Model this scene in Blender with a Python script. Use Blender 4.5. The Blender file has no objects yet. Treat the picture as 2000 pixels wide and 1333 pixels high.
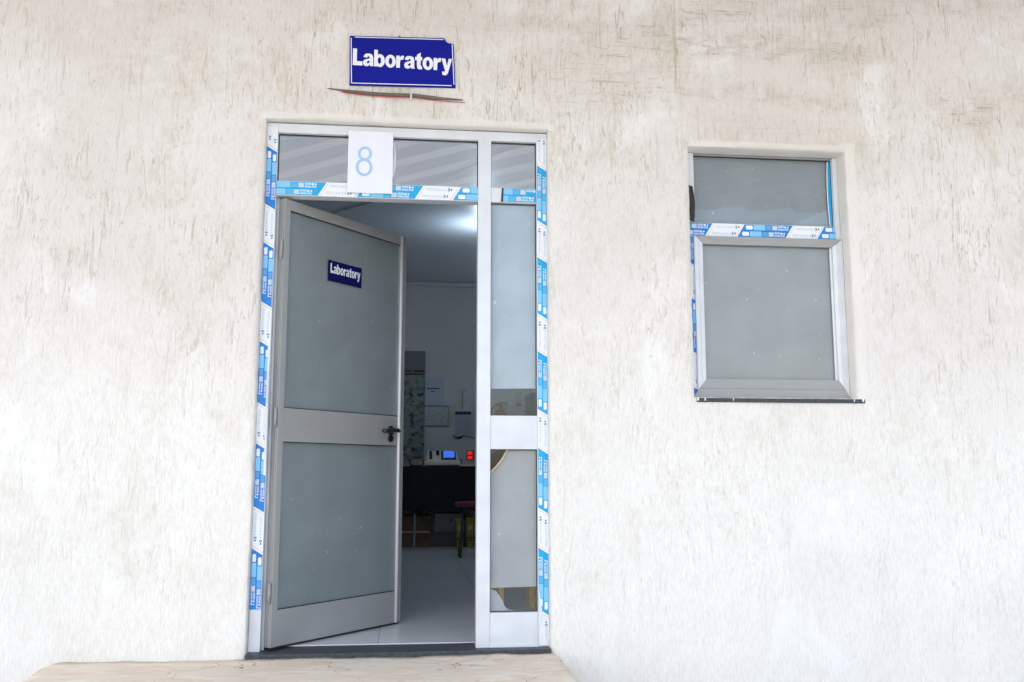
import bpy, bmesh, math, random
from mathutils import Matrix, Vector
R_ = math.radians
random.seed(7)
S = bpy.context.scene

# ------------------------------------------------------------------ camera
F_PX, YAW, PITCH, ROLL = 1830.5, 0.1122, 0.1401, 0.0008
CAM = Vector((0.7164, -4.4041, 0.7897))
cy_, sy_, cp_, sp_ = math.cos(YAW), math.sin(YAW), math.cos(PITCH), math.sin(PITCH)
FWD = Vector((sy_*cp_, cy_*cp_, sp_)); RT = Vector((cy_, -sy_, 0)); UP = RT.cross(FWD)
cd = bpy.data.cameras.new("camera"); cam = bpy.data.objects.new("camera", cd)
S.collection.objects.link(cam)
m = Matrix((RT, UP, -FWD)).transposed().to_4x4(); m.translation = CAM
cam.matrix_world = m
cd.lens = F_PX/2000*36; cd.sensor_width = 36; cd.clip_end = 500; cd.clip_start = 0.05
S.camera = cam

# ------------------------------------------------------------------ light
SUN_EL, SUN_AZ = R_(50), R_(212)       # azimuth measured clockwise from +Y (sun stands in front of the wall, to the left)
w = bpy.data.worlds.new("World"); S.world = w; w.use_nodes = True
nt = w.node_tree; bg = nt.nodes["Background"]
sky = nt.nodes.new("ShaderNodeTexSky"); sky.sky_type = 'NISHITA'; sky.sun_disc = False
sky.sun_elevation = SUN_EL; sky.sun_rotation = SUN_AZ
sky.air_density = 1.0; sky.dust_density = 2.0; sky.ozone_density = 1.0
nt.links.new(sky.outputs[0], bg.inputs[0]); bg.inputs[1].default_value = 0.15
sl = bpy.data.lights.new("sun", 'SUN'); sl.energy = 1.5; sl.angle = R_(25); sl.color = (1.0, 0.965, 0.93)
so = bpy.data.objects.new("sun", sl); S.collection.objects.link(so)
sd = Vector((math.sin(SUN_AZ)*math.cos(SUN_EL), math.cos(SUN_AZ)*math.cos(SUN_EL), math.sin(SUN_EL)))
so.rotation_euler = sd.to_track_quat('Z', 'Y').to_euler(); so.location = sd*20
S.view_settings.view_transform = 'Standard'; S.view_settings.look = 'None'
S.view_settings.gamma = 1; S.view_settings.exposure = 1.46
S.cycles.max_bounces = 10; S.cycles.transparent_max_bounces = 16

def A(px, py, y=None, z=None, x=None):
    """where the line of sight of a measured photo point meets a real plane"""
    d = FWD + RT*((px-1000)/F_PX) - UP*((py-666.5)/F_PX)
    if y is not None: t = (y-CAM.y)/d.y
    elif z is not None: t = (z-CAM.z)/d.z
    else: t = (x-CAM.x)/d.x
    return CAM + d*t

# ------------------------------------------------------------------ materials
def mat(name, col, rough=0.5, metal=0.0, spec=0.5, emit=None, estr=.45, var=0.0, vscale=20, bump=0.0, bscale=200, coat=0.0):
    mt = bpy.data.materials.new(name); mt.use_nodes = True
    n = mt.node_tree.nodes; l = mt.node_tree.links; b = n["Principled BSDF"]
    b.inputs["Base Color"].default_value = (*col, 1); b.inputs["Roughness"].default_value = rough
    b.inputs["Metallic"].default_value = metal; b.inputs["Specular IOR Level"].default_value = spec
    b.inputs["Coat Weight"].default_value = coat
    tc = n.new("ShaderNodeTexCoord")
    if var:
        nz = n.new("ShaderNodeTexNoise"); nz.inputs["Scale"].default_value = vscale; nz.inputs["Detail"].default_value = 5
        l.new(tc.outputs["Object"], nz.inputs["Vector"])
        r = n.new("ShaderNodeValToRGB")
        r.color_ramp.elements[0].position = .3; r.color_ramp.elements[1].position = .7
        r.color_ramp.elements[0].color = (*[c*(1-var) for c in col], 1)
        r.color_ramp.elements[1].color = (*[min(1, c*(1+var*.6)) for c in col], 1)
        l.new(nz.outputs[0], r.inputs[0]); l.new(r.outputs[0], b.inputs["Base Color"])
        mr = n.new("ShaderNodeMapRange"); mr.inputs[3].default_value = max(0, rough-.08); mr.inputs[4].default_value = min(1, rough+.12)
        l.new(nz.outputs[0], mr.inputs[0]); l.new(mr.outputs[0], b.inputs["Roughness"])
    if bump:
        nb = n.new("ShaderNodeTexNoise"); nb.inputs["Scale"].default_value = bscale; nb.inputs["Detail"].default_value = 4
        l.new(tc.outputs["Object"], nb.inputs["Vector"])
        bp = n.new("ShaderNodeBump"); bp.inputs["Strength"].default_value = bump; bp.inputs["Distance"].default_value = 0.002
        l.new(nb.outputs[0], bp.inputs["Height"]); l.new(bp.outputs[0], b.inputs["Normal"])
    if emit:
        b.inputs["Emission Color"].default_value = (*emit, 1); b.inputs["Emission Strength"].default_value = estr
    return mt

def N(nodes, t, **kw):
    x = nodes.new(t)
    for k, v in kw.items(): setattr(x, k, v)
    return x

def plaster():
    mt = bpy.data.materials.new("scratched_plaster"); mt.use_nodes = True
    n = mt.node_tree.nodes; l = mt.node_tree.links; b = n["Principled BSDF"]
    b.inputs["Roughness"].default_value = .85; b.inputs["Specular IOR Level"].default_value = .25
    tc = n.new("ShaderNodeTexCoord"); geo = tc.outputs["Object"]
    def noise(sx, sz, detail=3, rough=.55, dist=0.0, off=0.0, rot=0.0):
        mp = n.new("ShaderNodeMapping"); mp.inputs["Scale"].default_value = (sx, 1.0, sz)
        mp.inputs["Location"].default_value = (off, off*.7, off*1.3); mp.inputs["Rotation"].default_value = (0, rot, 0)
        l.new(geo, mp.inputs[0])
        q = n.new("ShaderNodeTexNoise"); q.inputs["Scale"].default_value = 1; q.inputs["Detail"].default_value = detail
        q.inputs["Roughness"].default_value = rough; q.inputs["Distortion"].default_value = dist
        l.new(mp.outputs[0], q.inputs["Vector"]); return q.outputs[0]
    def rng(v, a, b_, c=0.0, d=1.0, smooth=True):
        q = n.new("ShaderNodeMapRange"); q.interpolation_type = 'SMOOTHSTEP' if smooth else 'LINEAR'
        q.inputs[1].default_value = a; q.inputs[2].default_value = b_; q.inputs[3].default_value = c; q.inputs[4].default_value = d
        l.new(v, q.inputs[0]); return q.outputs[0]
    def mth(op, a, b_=None):
        q = n.new("ShaderNodeMath"); q.operation = op; q.use_clamp = False
        for i, v in enumerate((a, b_)):
            if v is None: continue
            if isinstance(v, (int, float)): q.inputs[i].default_value = v
            else: l.new(v, q.inputs[i])
        return q.outputs[0]
    def mixc(f, c1, c2):
        q = n.new("ShaderNodeMix"); q.data_type = 'RGBA'
        if isinstance(f, float): q.inputs[0].default_value = f
        else: l.new(f, q.inputs[0])
        for i, c in ((6, c1), (7, c2)):
            if isinstance(c, tuple): q.inputs[i].default_value = (*c, 1)
            else: l.new(c, q.inputs[i])
        return q.outputs[2]
    sep = n.new("ShaderNodeSeparateXYZ"); l.new(geo, sep.inputs[0])
    X, Z = sep.outputs[0], sep.outputs[2]
    # grooves combed down the render: thin, mostly vertical, broken up
    def groove(sx, sz, wd, off, rot=0.0, dist=.6, seg=.52):
        a = mth('ABSOLUTE', mth('SUBTRACT', noise(sx, sz, 2, .5, dist, off, rot), .5))
        line = rng(a, 0.0, wd, 1, 0)
        brk = rng(noise(sx*.35, sz*1.3, 3, .6, 0, off+5, rot), seg, seg+.09)
        return mth('MULTIPLY', line, brk)
    g1 = groove(38, 3.6, .022, 0, .03)
    g2 = groove(85, 12, .036, 31, -.04, .8, .50)
    g3 = mth('MAXIMUM', groove(19, 1.2, .006, 77, .04, .35, .45), groove(27, 2.0, .009, 177, -.06, .5, .49))
    g4 = groove(5, 34, .03, 12, .05, .6, .60)                       # a few strokes lie across
    pits = rng(noise(48, 20, 4, .65, .2, 9), .64, .74)
    patch = rng(noise(1.6, 1.3, 4, .6, .3, 3), .36, .66)            # where the render was worked harder
    g = mth('MAXIMUM', mth('MAXIMUM', g1, mth('MULTIPLY', g2, .7)), mth('MAXIMUM', g3, mth('MULTIPLY', pits, .8)))
    # dirty bands high on the wall
    band = mth('MULTIPLY', rng(mth('ADD', Z, mth('MULTIPLY', noise(.9, .9, 2, .5, 0, 50), .8)), 2.5, 3.25), rng(noise(.8, 3.4, 4, .6, .4, 21), .42, .66))
    bx = mth('MULTIPLY', band, rng(X, -1.5, 2.2, .35, 1.0))
    g = mth('MAXIMUM', g, mth('MULTIPLY', g4, .15))
    # long trowel lines combed straight down the upper wall
    lng = mth('MULTIPLY', mth('MULTIPLY', groove(13, .30, .0042, 301, .01, .25, .43), rng(mth('ADD', Z, mth('MULTIPLY', noise(2, .8, 2, .5, 0, 44), .8)), 2.3, 2.9)), rng(X, -.2, 1.0, .15, 1.0))
    g = mth('MAXIMUM', g, lng)
    def blob(x0, x1, z0, z1, ex, ez):
        wz = mth('ADD', Z, mth('MULTIPLY', mth('SUBTRACT', noise(1.5, 1.5, 2, .5, 0, 70), .5), .16))
        wx = mth('ADD', X, mth('MULTIPLY', mth('SUBTRACT', noise(2, 2, 2, .5, 0, 80), .5), .5))
        a = mth('MULTIPLY', rng(wx, x0-ex, x0+ex), rng(wx, x1-ex, x1+ex, 1, 0))
        return mth('MULTIPLY', a, mth('MULTIPLY', rng(wz, z0-ez, z0+ez), rng(wz, z1-ez, z1+ez, 1, 0)))
    smu = mth('MAXIMUM', blob(1.9, 3.05, 2.90, 3.03, .25, .06), mth('MAXIMUM', mth('MULTIPLY', blob(1.3, 3.0, 2.66, 2.74, .3, .05), .8), mth('MAXIMUM', mth('MULTIPLY', blob(3.4, 3.75, 2.58, 2.78, .12, .1), .8), mth('MULTIPLY', blob(-.75, -.2, 2.55, 3.2, .12, .2), .45))))
    smu = mth('MULTIPLY', smu, rng(noise(9, 22, 5, .7, .5, 25), .32, .62))
    bx = mth('MAXIMUM', mth('MULTIPLY', bx, .6), smu)
    across = mth('MULTIPLY', mth('MAXIMUM', groove(4, 40, .035, 12, .05, .6, .50), groove(7, 60, .04, 212, -.07, .6, .52)), mth('MULTIPLY', rng(bx, .12, .6), rng(X, .9, 2.0, .35, .9)))
    g = mth('MAXIMUM', g, across)
    # stain and groove colour fade towards the bottom, grooves also to the left
    hgt = rng(Z, -.1, 2.3, .20, 1.0, False)
    lf = rng(X, -1.6, .4, .75, 1.0, False)
    dens = mth('MULTIPLY', mth('MULTIPLY', hgt, lf), mth('ADD', mth('MULTIPLY', patch, .75), .3))
    gf = mth('MULTIPLY', g, mth('MINIMUM', mth('ADD', dens, mth('MULTIPLY', bx, .5)), 1.0))
    tone = noise(1.1, .8, 5, .6, .4, 14)
    clean = mixc(rng(tone, .35, .65), (.80, .76, .715), (.74, .69, .635))
    white = mixc(rng(noise(2.2, 1.2, 4, .55, .3, 90), .3, .7), (.875, .845, .785), (.825, .795, .735))
    base = mixc(rng(mth('ADD', Z, mth('MULTIPLY', noise(.8, .8, 3, .5, 0, 33), 2.0)), 1.6, 3.0), white, clean)
    fine = rng(noise(150, 26, 4, .7, .2, 4), .36, .68)
    base = mixc(mth('MULTIPLY', fine, .34), base, (.60, .54, .48))
    stain = mth('MULTIPLY', mth('MULTIPLY', rng(noise(3.4, 2.6, 5, .65, .6, 61), .48, .70), rng(noise(70, 22, 3, .6, .3, 62), .30, .62)), mth('MULTIPLY', hgt, .55))
    base = mixc(stain, base, (.56, .50, .37))
    lime = rng(noise(2.6, 2.2, 5, .6, .5, 161), .56, .70)
    base = mixc(mth('MULTIPLY', lime, .55), base, (.87, .86, .82))
    base = mixc(mth('MULTIPLY', bx, .55), base, (.53, .47, .39))
    # hand smoothed plaster round the window opening
    def rect(x0, x1, z0, z1, e):
        wx = mth('ADD', X, mth('MULTIPLY', mth('SUBTRACT', noise(12, 5, 3, .6, 0, 99), .5), .03))
        wz = mth('ADD', Z, mth('MULTIPLY', mth('SUBTRACT', noise(4, 12, 3, .6, 0, 98), .5), .03))
        return mth('MULTIPLY', mth('MULTIPLY', rng(wx, x0-e, x0+e), rng(wx, x1-e, x1+e, 1, 0)), mth('MULTIPLY', rng(wz, z0-e, z0+e), rng(wz, z1-e, z1+e, 1, 0)))
    sm = mth('MAXIMUM', mth('MAXIMUM', rect(2.90, 2.985, 1.16, 2.47, .006), rect(2.12, 2.96, 2.40, 2.452, .006)), rect(0, 1.42, 2.47, 2.508, .004))
    base = mixc(mth('MULTIPLY', sm, .5), base, (.79, .75, .69))
    gf = mth('MULTIPLY', gf, mth('SUBTRACT', 1.0, mth('MULTIPLY', sm, .85)))
    g = mth('MULTIPLY', g, mth('SUBTRACT', 1.0, sm))
    col = mixc(mth('MULTIPLY', gf, .80), base, (.42, .335, .215))
    l.new(col, b.inputs["Base Color"])
    h = mth('SUBTRACT', mth('ADD', mth('MULTIPLY', noise(24, 5, 4, .6, .5, 40), .8), mth('MULTIPLY', noise(110, 60, 3, .6, 0, 8), .25)), mth('MULTIPLY', g, .6))
    bp = n.new("ShaderNodeBump"); bp.inputs["Strength"].default_value = .42; bp.inputs["Distance"].default_value = .004
    l.new(h, bp.inputs["Height"]); l.new(bp.outputs[0], b.inputs["Normal"])
    return mt

def glass(name, tint=(.75, .80, .80), refl=.08, rough=.0):
    mt = bpy.data.materials.new(name); mt.use_nodes = True
    n = mt.node_tree.nodes; l = mt.node_tree.links; n.clear()
    out = n.new("ShaderNodeOutputMaterial"); tr = n.new("ShaderNodeBsdfTransparent"); tr.inputs[0].default_value = (*tint, 1)
    gl = n.new("ShaderNodeBsdfGlossy"); gl.inputs["Roughness"].default_value = rough; gl.inputs[0].default_value = (.93, .96, .97, 1)
    fr = n.new("ShaderNodeFresnel"); fr.inputs[0].default_value = 1.5
    ad = n.new("ShaderNodeMath"); ad.operation = 'ADD'; ad.inputs[1].default_value = refl; ad.use_clamp = True
    # slow ripple of float glass
    tc = n.new("ShaderNodeTexCoord"); nz = n.new("ShaderNodeTexNoise"); nz.inputs["Scale"].default_value = 3
    bp = n.new("ShaderNodeBump"); bp.inputs["Strength"].default_value = .05; bp.inputs["Distance"].default_value = .002
    mx = n.new("ShaderNodeMixShader")
    gm = n.new("ShaderNodeNewGeometry"); iv = n.new("ShaderNodeMath"); iv.operation = 'SUBTRACT'; iv.inputs[0].default_value = 1
    ml = n.new("ShaderNodeMath"); ml.operation = 'MULTIPLY'; l.new(gm.outputs["Backfacing"], iv.inputs[1]); l.new(ad.outputs[0], ml.inputs[0]); l.new(iv.outputs[0], ml.inputs[1])
    l.new(fr.outputs[0], ad.inputs[0]); l.new(ml.outputs[0], mx.inputs[0]); l.new(tr.outputs[0], mx.inputs[1]); l.new(gl.outputs[0], mx.inputs[2])
    l.new(mx.outputs[0], out.inputs[0]); return mt

def film(name, col, trans=.35, clear=.0):
    """frosted sheet stuck behind a pane"""
    mt = bpy.data.materials.new(name); mt.use_nodes = True
    n = mt.node_tree.nodes; l = mt.node_tree.links; n.clear()
    out = n.new("ShaderNodeOutputMaterial"); df = n.new("ShaderNodeBsdfDiffuse"); tl = n.new("ShaderNodeBsdfTranslucent"); tp = n.new("ShaderNodeBsdfTransparent")
    tc = n.new("ShaderNodeTexCoord"); nz = n.new("ShaderNodeTexNoise"); nz.inputs["Scale"].default_value = 5; nz.inputs["Detail"].default_value = 6
    sp = n.new("ShaderNodeTexNoise"); sp.inputs["Scale"].default_value = 38; sp.inputs["Detail"].default_value = 1
    r = n.new("ShaderNodeValToRGB"); r.color_ramp.elements[0].position = .35; r.color_ramp.elements[1].position = .65
    r.color_ramp.elements[0].color = (*[c*.93 for c in col], 1); r.color_ramp.elements[1].color = (*[min(1, c*1.05) for c in col], 1)
    r2 = n.new("ShaderNodeValToRGB"); r2.color_ramp.elements[0].position = .76; r2.color_ramp.elements[1].position = .80
    mx0 = n.new("ShaderNodeMix"); mx0.data_type = 'RGBA'; mx0.inputs[7].default_value = (*[min(1, c*1.5) for c in col], 1)
    l.new(tc.outputs["Object"], nz.inputs[0]); l.new(tc.outputs["Object"], sp.inputs[0])
    l.new(nz.outputs[0], r.inputs[0]); l.new(sp.outputs[0], r2.inputs[0]); l.new(r2.outputs[0], mx0.inputs[0]); l.new(r.outputs[0], mx0.inputs[6])
    l.new(mx0.outputs[2], df.inputs[0]); l.new(mx0.outputs[2], tl.inputs[0])
    m1 = n.new("ShaderNodeMixShader"); m1.inputs[0].default_value = trans; l.new(df.outputs[0], m1.inputs[1]); l.new(tl.outputs[0], m1.inputs[2])
    m2 = n.new("ShaderNodeMixShader"); m2.inputs[0].default_value = clear; l.new(m1.outputs[0], m2.inputs[1]); l.new(tp.outputs[0], m2.inputs[2])
    l.new(m2.outputs[0], out.inputs[0]); return mt

def print_mat(name, paper, inks, scale=(30, 30), thr=.55):
    """printed sheet: irregular blocks of ink"""
    mt = bpy.data.materials.new(name); mt.use_nodes = True
    n = mt.node_tree.nodes; l = mt.node_tree.links; b = n["Principled BSDF"]; b.inputs["Roughness"].default_value = .5
    tc = n.new("ShaderNodeTexCoord"); prev = None
    for i, ink in enumerate(inks):
        mp = n.new("ShaderNodeMapping"); mp.inputs["Scale"].default_value = (scale[0]*(1+.4*i), 1, scale[1]*(1+.3*i)); mp.inputs["Location"].default_value = (i*7.3, 0, i*3.1)
        nz = n.new("ShaderNodeTexNoise"); nz.inputs["Scale"].default_value = 1; nz.inputs["Detail"].default_value = 4
        r = n.new("ShaderNodeValToRGB"); r.color_ramp.elements[0].position = thr+.03*i; r.color_ramp.elements[1].position = thr+.05+.03*i
        mx = n.new("ShaderNodeMix"); mx.data_type = 'RGBA'; mx.inputs[7].default_value = (*ink, 1)
        if prev is None: mx.inputs[6].default_value = (*paper, 1)
        else: l.new(prev, mx.inputs[6])
        l.new(tc.outputs["Object"], mp.inputs[0]); l.new(mp.outputs[0], nz.inputs[0]); l.new(nz.outputs[0], r.inputs[0]); l.new(r.outputs[0], mx.inputs[0]); prev = mx.outputs[2]
    l.new(prev, b.inputs["Base Color"]); return mt

def tiles(name):
    mt = bpy.data.materials.new(name); mt.use_nodes = True
    n = mt.node_tree.nodes; l = mt.node_tree.links; b = n["Principled BSDF"]; b.inputs["Roughness"].default_value = .3
    tc = n.new("ShaderNodeTexCoord"); br = n.new("ShaderNodeTexBrick"); br.offset = 0; br.inputs["Scale"].default_value = 1
    br.inputs["Brick Width"].default_value = .6; br.inputs["Row Height"].default_value = .6; br.inputs["Mortar Size"].default_value = .003
    br.inputs["Color1"].default_value = (.72, .73, .74, 1); br.inputs["Color2"].default_value = (.69, .70, .71, 1); br.inputs["Mortar"].default_value = (.50, .50, .51, 1)
    nz = n.new("ShaderNodeTexNoise"); nz.inputs["Scale"].default_value = 4; nz.inputs["Detail"].default_value = 3
    mx = n.new("ShaderNodeMix"); mx.data_type = 'RGBA'; mx.blend_type = 'MULTIPLY'; mx.inputs[0].default_value = .12
    l.new(tc.outputs["Object"], br.inputs[0]); l.new(tc.outputs["Object"], nz.inputs[0]); l.new(br.outputs[0], mx.inputs[6]); l.new(nz.outputs[0], mx.inputs[7]); l.new(mx.outputs[2], b.inputs["Base Color"])
    mr = n.new("ShaderNodeMapRange"); mr.inputs[3].default_value = .16; mr.inputs[4].default_value = .5; b.inputs["Roughness"].default_value = .24
    return mt

def screed(name, c1, c2, c3):
    mt = bpy.data.materials.new(name); mt.use_nodes = True
    n = mt.node_tree.nodes; l = mt.node_tree.links; b = n["Principled BSDF"]; b.inputs["Roughness"].default_value = .8
    tc = n.new("ShaderNodeTexCoord"); mp = n.new("ShaderNodeMapping"); mp.inputs["Scale"].default_value = (3, 9, 3); mp.inputs["Rotation"].default_value = (0, 0, .25)
    nz = n.new("ShaderNodeTexNoise"); nz.inputs["Scale"].default_value = 1; nz.inputs["Detail"].default_value = 6; nz.inputs["Distortion"].default_value = 1.5
    r = n.new("ShaderNodeValToRGB"); e = r.color_ramp.elements; e[0].position = .3; e[0].color = (*c1, 1); e[1].position = .68; e[1].color = (*c2, 1)
    k = e.new(.5); k.color = (*c3, 1)
    v = n.new("ShaderNodeTexVoronoi"); v.feature = 'DISTANCE_TO_EDGE'; v.inputs["Scale"].default_value = 4.5
    r2 = n.new("ShaderNodeValToRGB"); r2.color_ramp.elements[0].color = (1, 1, 1, 1); r2.color_ramp.elements[1].color = (0, 0, 0, 1); r2.color_ramp.elements[1].position = .018
    mk = n.new("ShaderNodeMath"); mk.operation = 'MULTIPLY'
    gt = n.new("ShaderNodeValToRGB"); gt.color_ramp.elements[0].position = .5; gt.color_ramp.elements[1].position = .62
    mx = n.new("ShaderNodeMix"); mx.data_type = 'RGBA'; mx.inputs[7].default_value = (.32, .18, .12, 1)
    l.new(tc.outputs["Object"], mp.inputs[0]); l.new(mp.outputs[0], nz.inputs[0]); l.new(nz.outputs[0], r.inputs[0])
    nd = n.new("ShaderNodeTexNoise"); nd.inputs["Scale"].default_value = 3; va = n.new("ShaderNodeVectorMath"); va.operation = 'ADD'
    l.new(tc.outputs["Object"], va.inputs[0]); l.new(nd.outputs[1], va.inputs[1]); l.new(tc.outputs["Object"], nd.inputs[0]); l.new(va.outputs[0], v.inputs[0])
    l.new(v.outputs["Distance"], r2.inputs[0]); l.new(nd.outputs[0], gt.inputs[0]); l.new(r2.outputs[0], mk.inputs[0]); l.new(gt.outputs[0], mk.inputs[1]); l.new(mk.outputs[0], mx.inputs[0]); l.new(r.outputs[0], mx.inputs[6]); l.new(mx.outputs[2], b.inputs["Base Color"])
    bp = n.new("ShaderNodeBump"); bp.inputs["Strength"].default_value = .9; bp.inputs["Distance"].default_value = .012; l.new(nz.outputs[0], bp.inputs["Height"]); l.new(bp.outputs[0], b.inputs["Normal"])
    return mt

M = dict(
    plaster=plaster(),
    smooth=mat("smooth_render", (.80, .765, .71), .8, var=.05, vscale=9, bump=.6, bscale=60),
    alu=mat("white_aluminium", (.69, .705, .73), .33, var=.08, vscale=7, coat=.15),
    shade_grey_alu=mat("shade_grey_aluminium", (.34, .34, .335), .36, var=.05, vscale=6, coat=.1),  # door leaf: white aluminium with indoor shade put into its colour
    gasket=mat("black_gasket", (.02, .02, .02), .6),
    foam=mat("brown_foam", (.035, .028, .024), .8, bump=1, bscale=150, var=.4, vscale=40),
    granite=mat("dark_granite", (.045, .050, .056), .5, var=.5, vscale=60),
    tile=tiles("floor_tiles"),
    step=screed("stone_step", (.68, .57, .43), (.78, .71, .58), (.74, .62, .50)),
    ground=screed("pale_concrete", (.42, .40, .37), (.52, .50, .46), (.47, .45, .41)),
    ceiling=mat("ceiling_paint", (.58, .64, .70), .38, spec=.9),
    inwall=mat("inside_wall_paint", (.60, .62, .63), .6, var=.06, vscale=3),
    soffit=mat("canopy_sheet", (.55, .56, .56), .45, metal=.2, var=.08, vscale=3),
    tape_white=mat("tape_white", (.80, .82, .84), .4),
    tape_blue=mat("tape_blue", (.0, .20, .62), .4, var=.15, vscale=9),
    tape_cyan=mat("tape_cyan", (.0, .36, .70), .4, var=.1, vscale=9),
    tape_pale=mat("tape_pale_blue", (.22, .55, .80), .4),
    tape_grey=mat("tape_grey", (.55, .62, .70), .5),
    tape_ink=mat("tape_ink", (.33, .42, .55), .5),
    tape_dark=mat("tape_dark_ink", (.03, .13, .32), .5),
    tape_orange=mat("tape_orange", (.80, .38, .22), .5),
    sign_blue=mat("sign_blue", (.004, .008, .26), .55, spec=.15, var=.15, vscale=6),
    sign_navy=mat("sign_navy", (.002, .004, .09), .6, spec=.15),
    sign_white=mat("sign_white", (.82, .82, .86), .45),
    paper=mat("paper", (.80, .81, .86), .7, var=.02, vscale=8, bump=.3, bscale=12),
    print_blue=mat("pale_blue_print", (.36, .54, .80), .6),
    black=mat("black_plastic", (.012, .012, .014), .3, coat=.3),
    chrome=mat("dark_chrome", (.10, .10, .11), .12, metal=1),
    red=mat("red_cable", (.55, .05, .04), .5),
    grey_cable=mat("grey_conduit", (.15, .135, .11), .6, var=.4, vscale=8),
    white_plastic=mat("white_plastic", (.7, .7, .68), .45),
    glass_clear=glass("clear_glass", (.97, .975, .975), .0),
    glass_mirror=glass("reflective_glass", (.74, .79, .83), .42),
    glass_dark=glass("grey_reflective_glass", (.93, .95, .96), .015),
    film_door=film("grey_green_film", (.40, .445, .455), .30),
    film_win=film("grey_film", (.43, .435, .425), .2),
    film_side=film("pale_frost_film", (.72, .80, .85), .5, .05),
    film_low=film("pale_grey_film", (.57, .59, .605), .35),
    film_dirty=film("dark_backing", (.37, .385, .39), .1),
    film_reflection=film("reflection_toned_film", (.42, .45, .46), .1),
    tan=mat("tan_tape", (.55, .46, .32), .6),
    wood=mat("yellow_wood", (.50, .36, .12), .5, var=.2, vscale=14),
    cloth=mat("black_cloth", (.010, .009, .010), .9),
    cream=mat("cream_plastic", (.80, .77, .66), .4),
    darkgrey=mat("dark_grey_plastic", (.05, .055, .06), .4),
    screen=mat("blue_screen", (.01, .02, .1), .2, emit=(.06, .20, 1), estr=.30),
    led=mat("red_led", (.2, 0, 0), .3, emit=(1, .02, .02), estr=.45),
    yellow=mat("yellow_plastic", (.34, .29, .03), .45, var=.3, vscale=14),
    card=mat("cardboard", (.17, .11, .07), .8, var=.3, vscale=14),
    white_card=mat("white_card", (.30, .31, .33), .7, var=.1),
    maroon=mat("maroon_vinyl", (.16, .015, .03), .4),
    ext=mat("extinguisher_red", (.36, .07, .05), .35, coat=.4),
    cab=mat("blue_grey_cabinet", (.13, .155, .17), .4),
    teal=mat("teal_plastic", (.05, .14, .15), .4),
    poster=print_mat("chart_print", (.22, .27, .25), [(.11, .135, .13), (.04, .045, .045), (.28, .33, .31)], (9, 12), .53),
    notice_blue=mat("blue_paper", (.48, .55, .66), .7, var=.05),
    notice_pale=print_mat("diagram_print", (.50, .54, .54), [(.24, .28, .32), (.18, .21, .24)], (60, 60), .56),
    notice_pink=mat("pink_grey_paper", (.48, .48, .50), .7, var=.12, vscale=30),
    navy=mat("navy_ink", (.01, .015, .07), .5),
)

def translucent_sheet(name, col, t):
    mt = bpy.data.materials.new(name); mt.use_nodes = True
    n = mt.node_tree.nodes; l = mt.node_tree.links; b = n["Principled BSDF"]; b.inputs["Base Color"].default_value = (*col, 1); b.inputs["Roughness"].default_value = .5
    tl = n.new("ShaderNodeBsdfTranslucent"); tl.inputs[0].default_value = (*col, 1); mx = n.new("ShaderNodeMixShader"); mx.inputs[0].default_value = t
    l.new(b.outputs[0], mx.inputs[1]); l.new(tl.outputs[0], mx.inputs[2]); l.new(mx.outputs[0], n["Material Output"].inputs[0]); return mt
M['soffit'] = translucent_sheet("canopy_sheet", (.64, .65, .66), .25)

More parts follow.
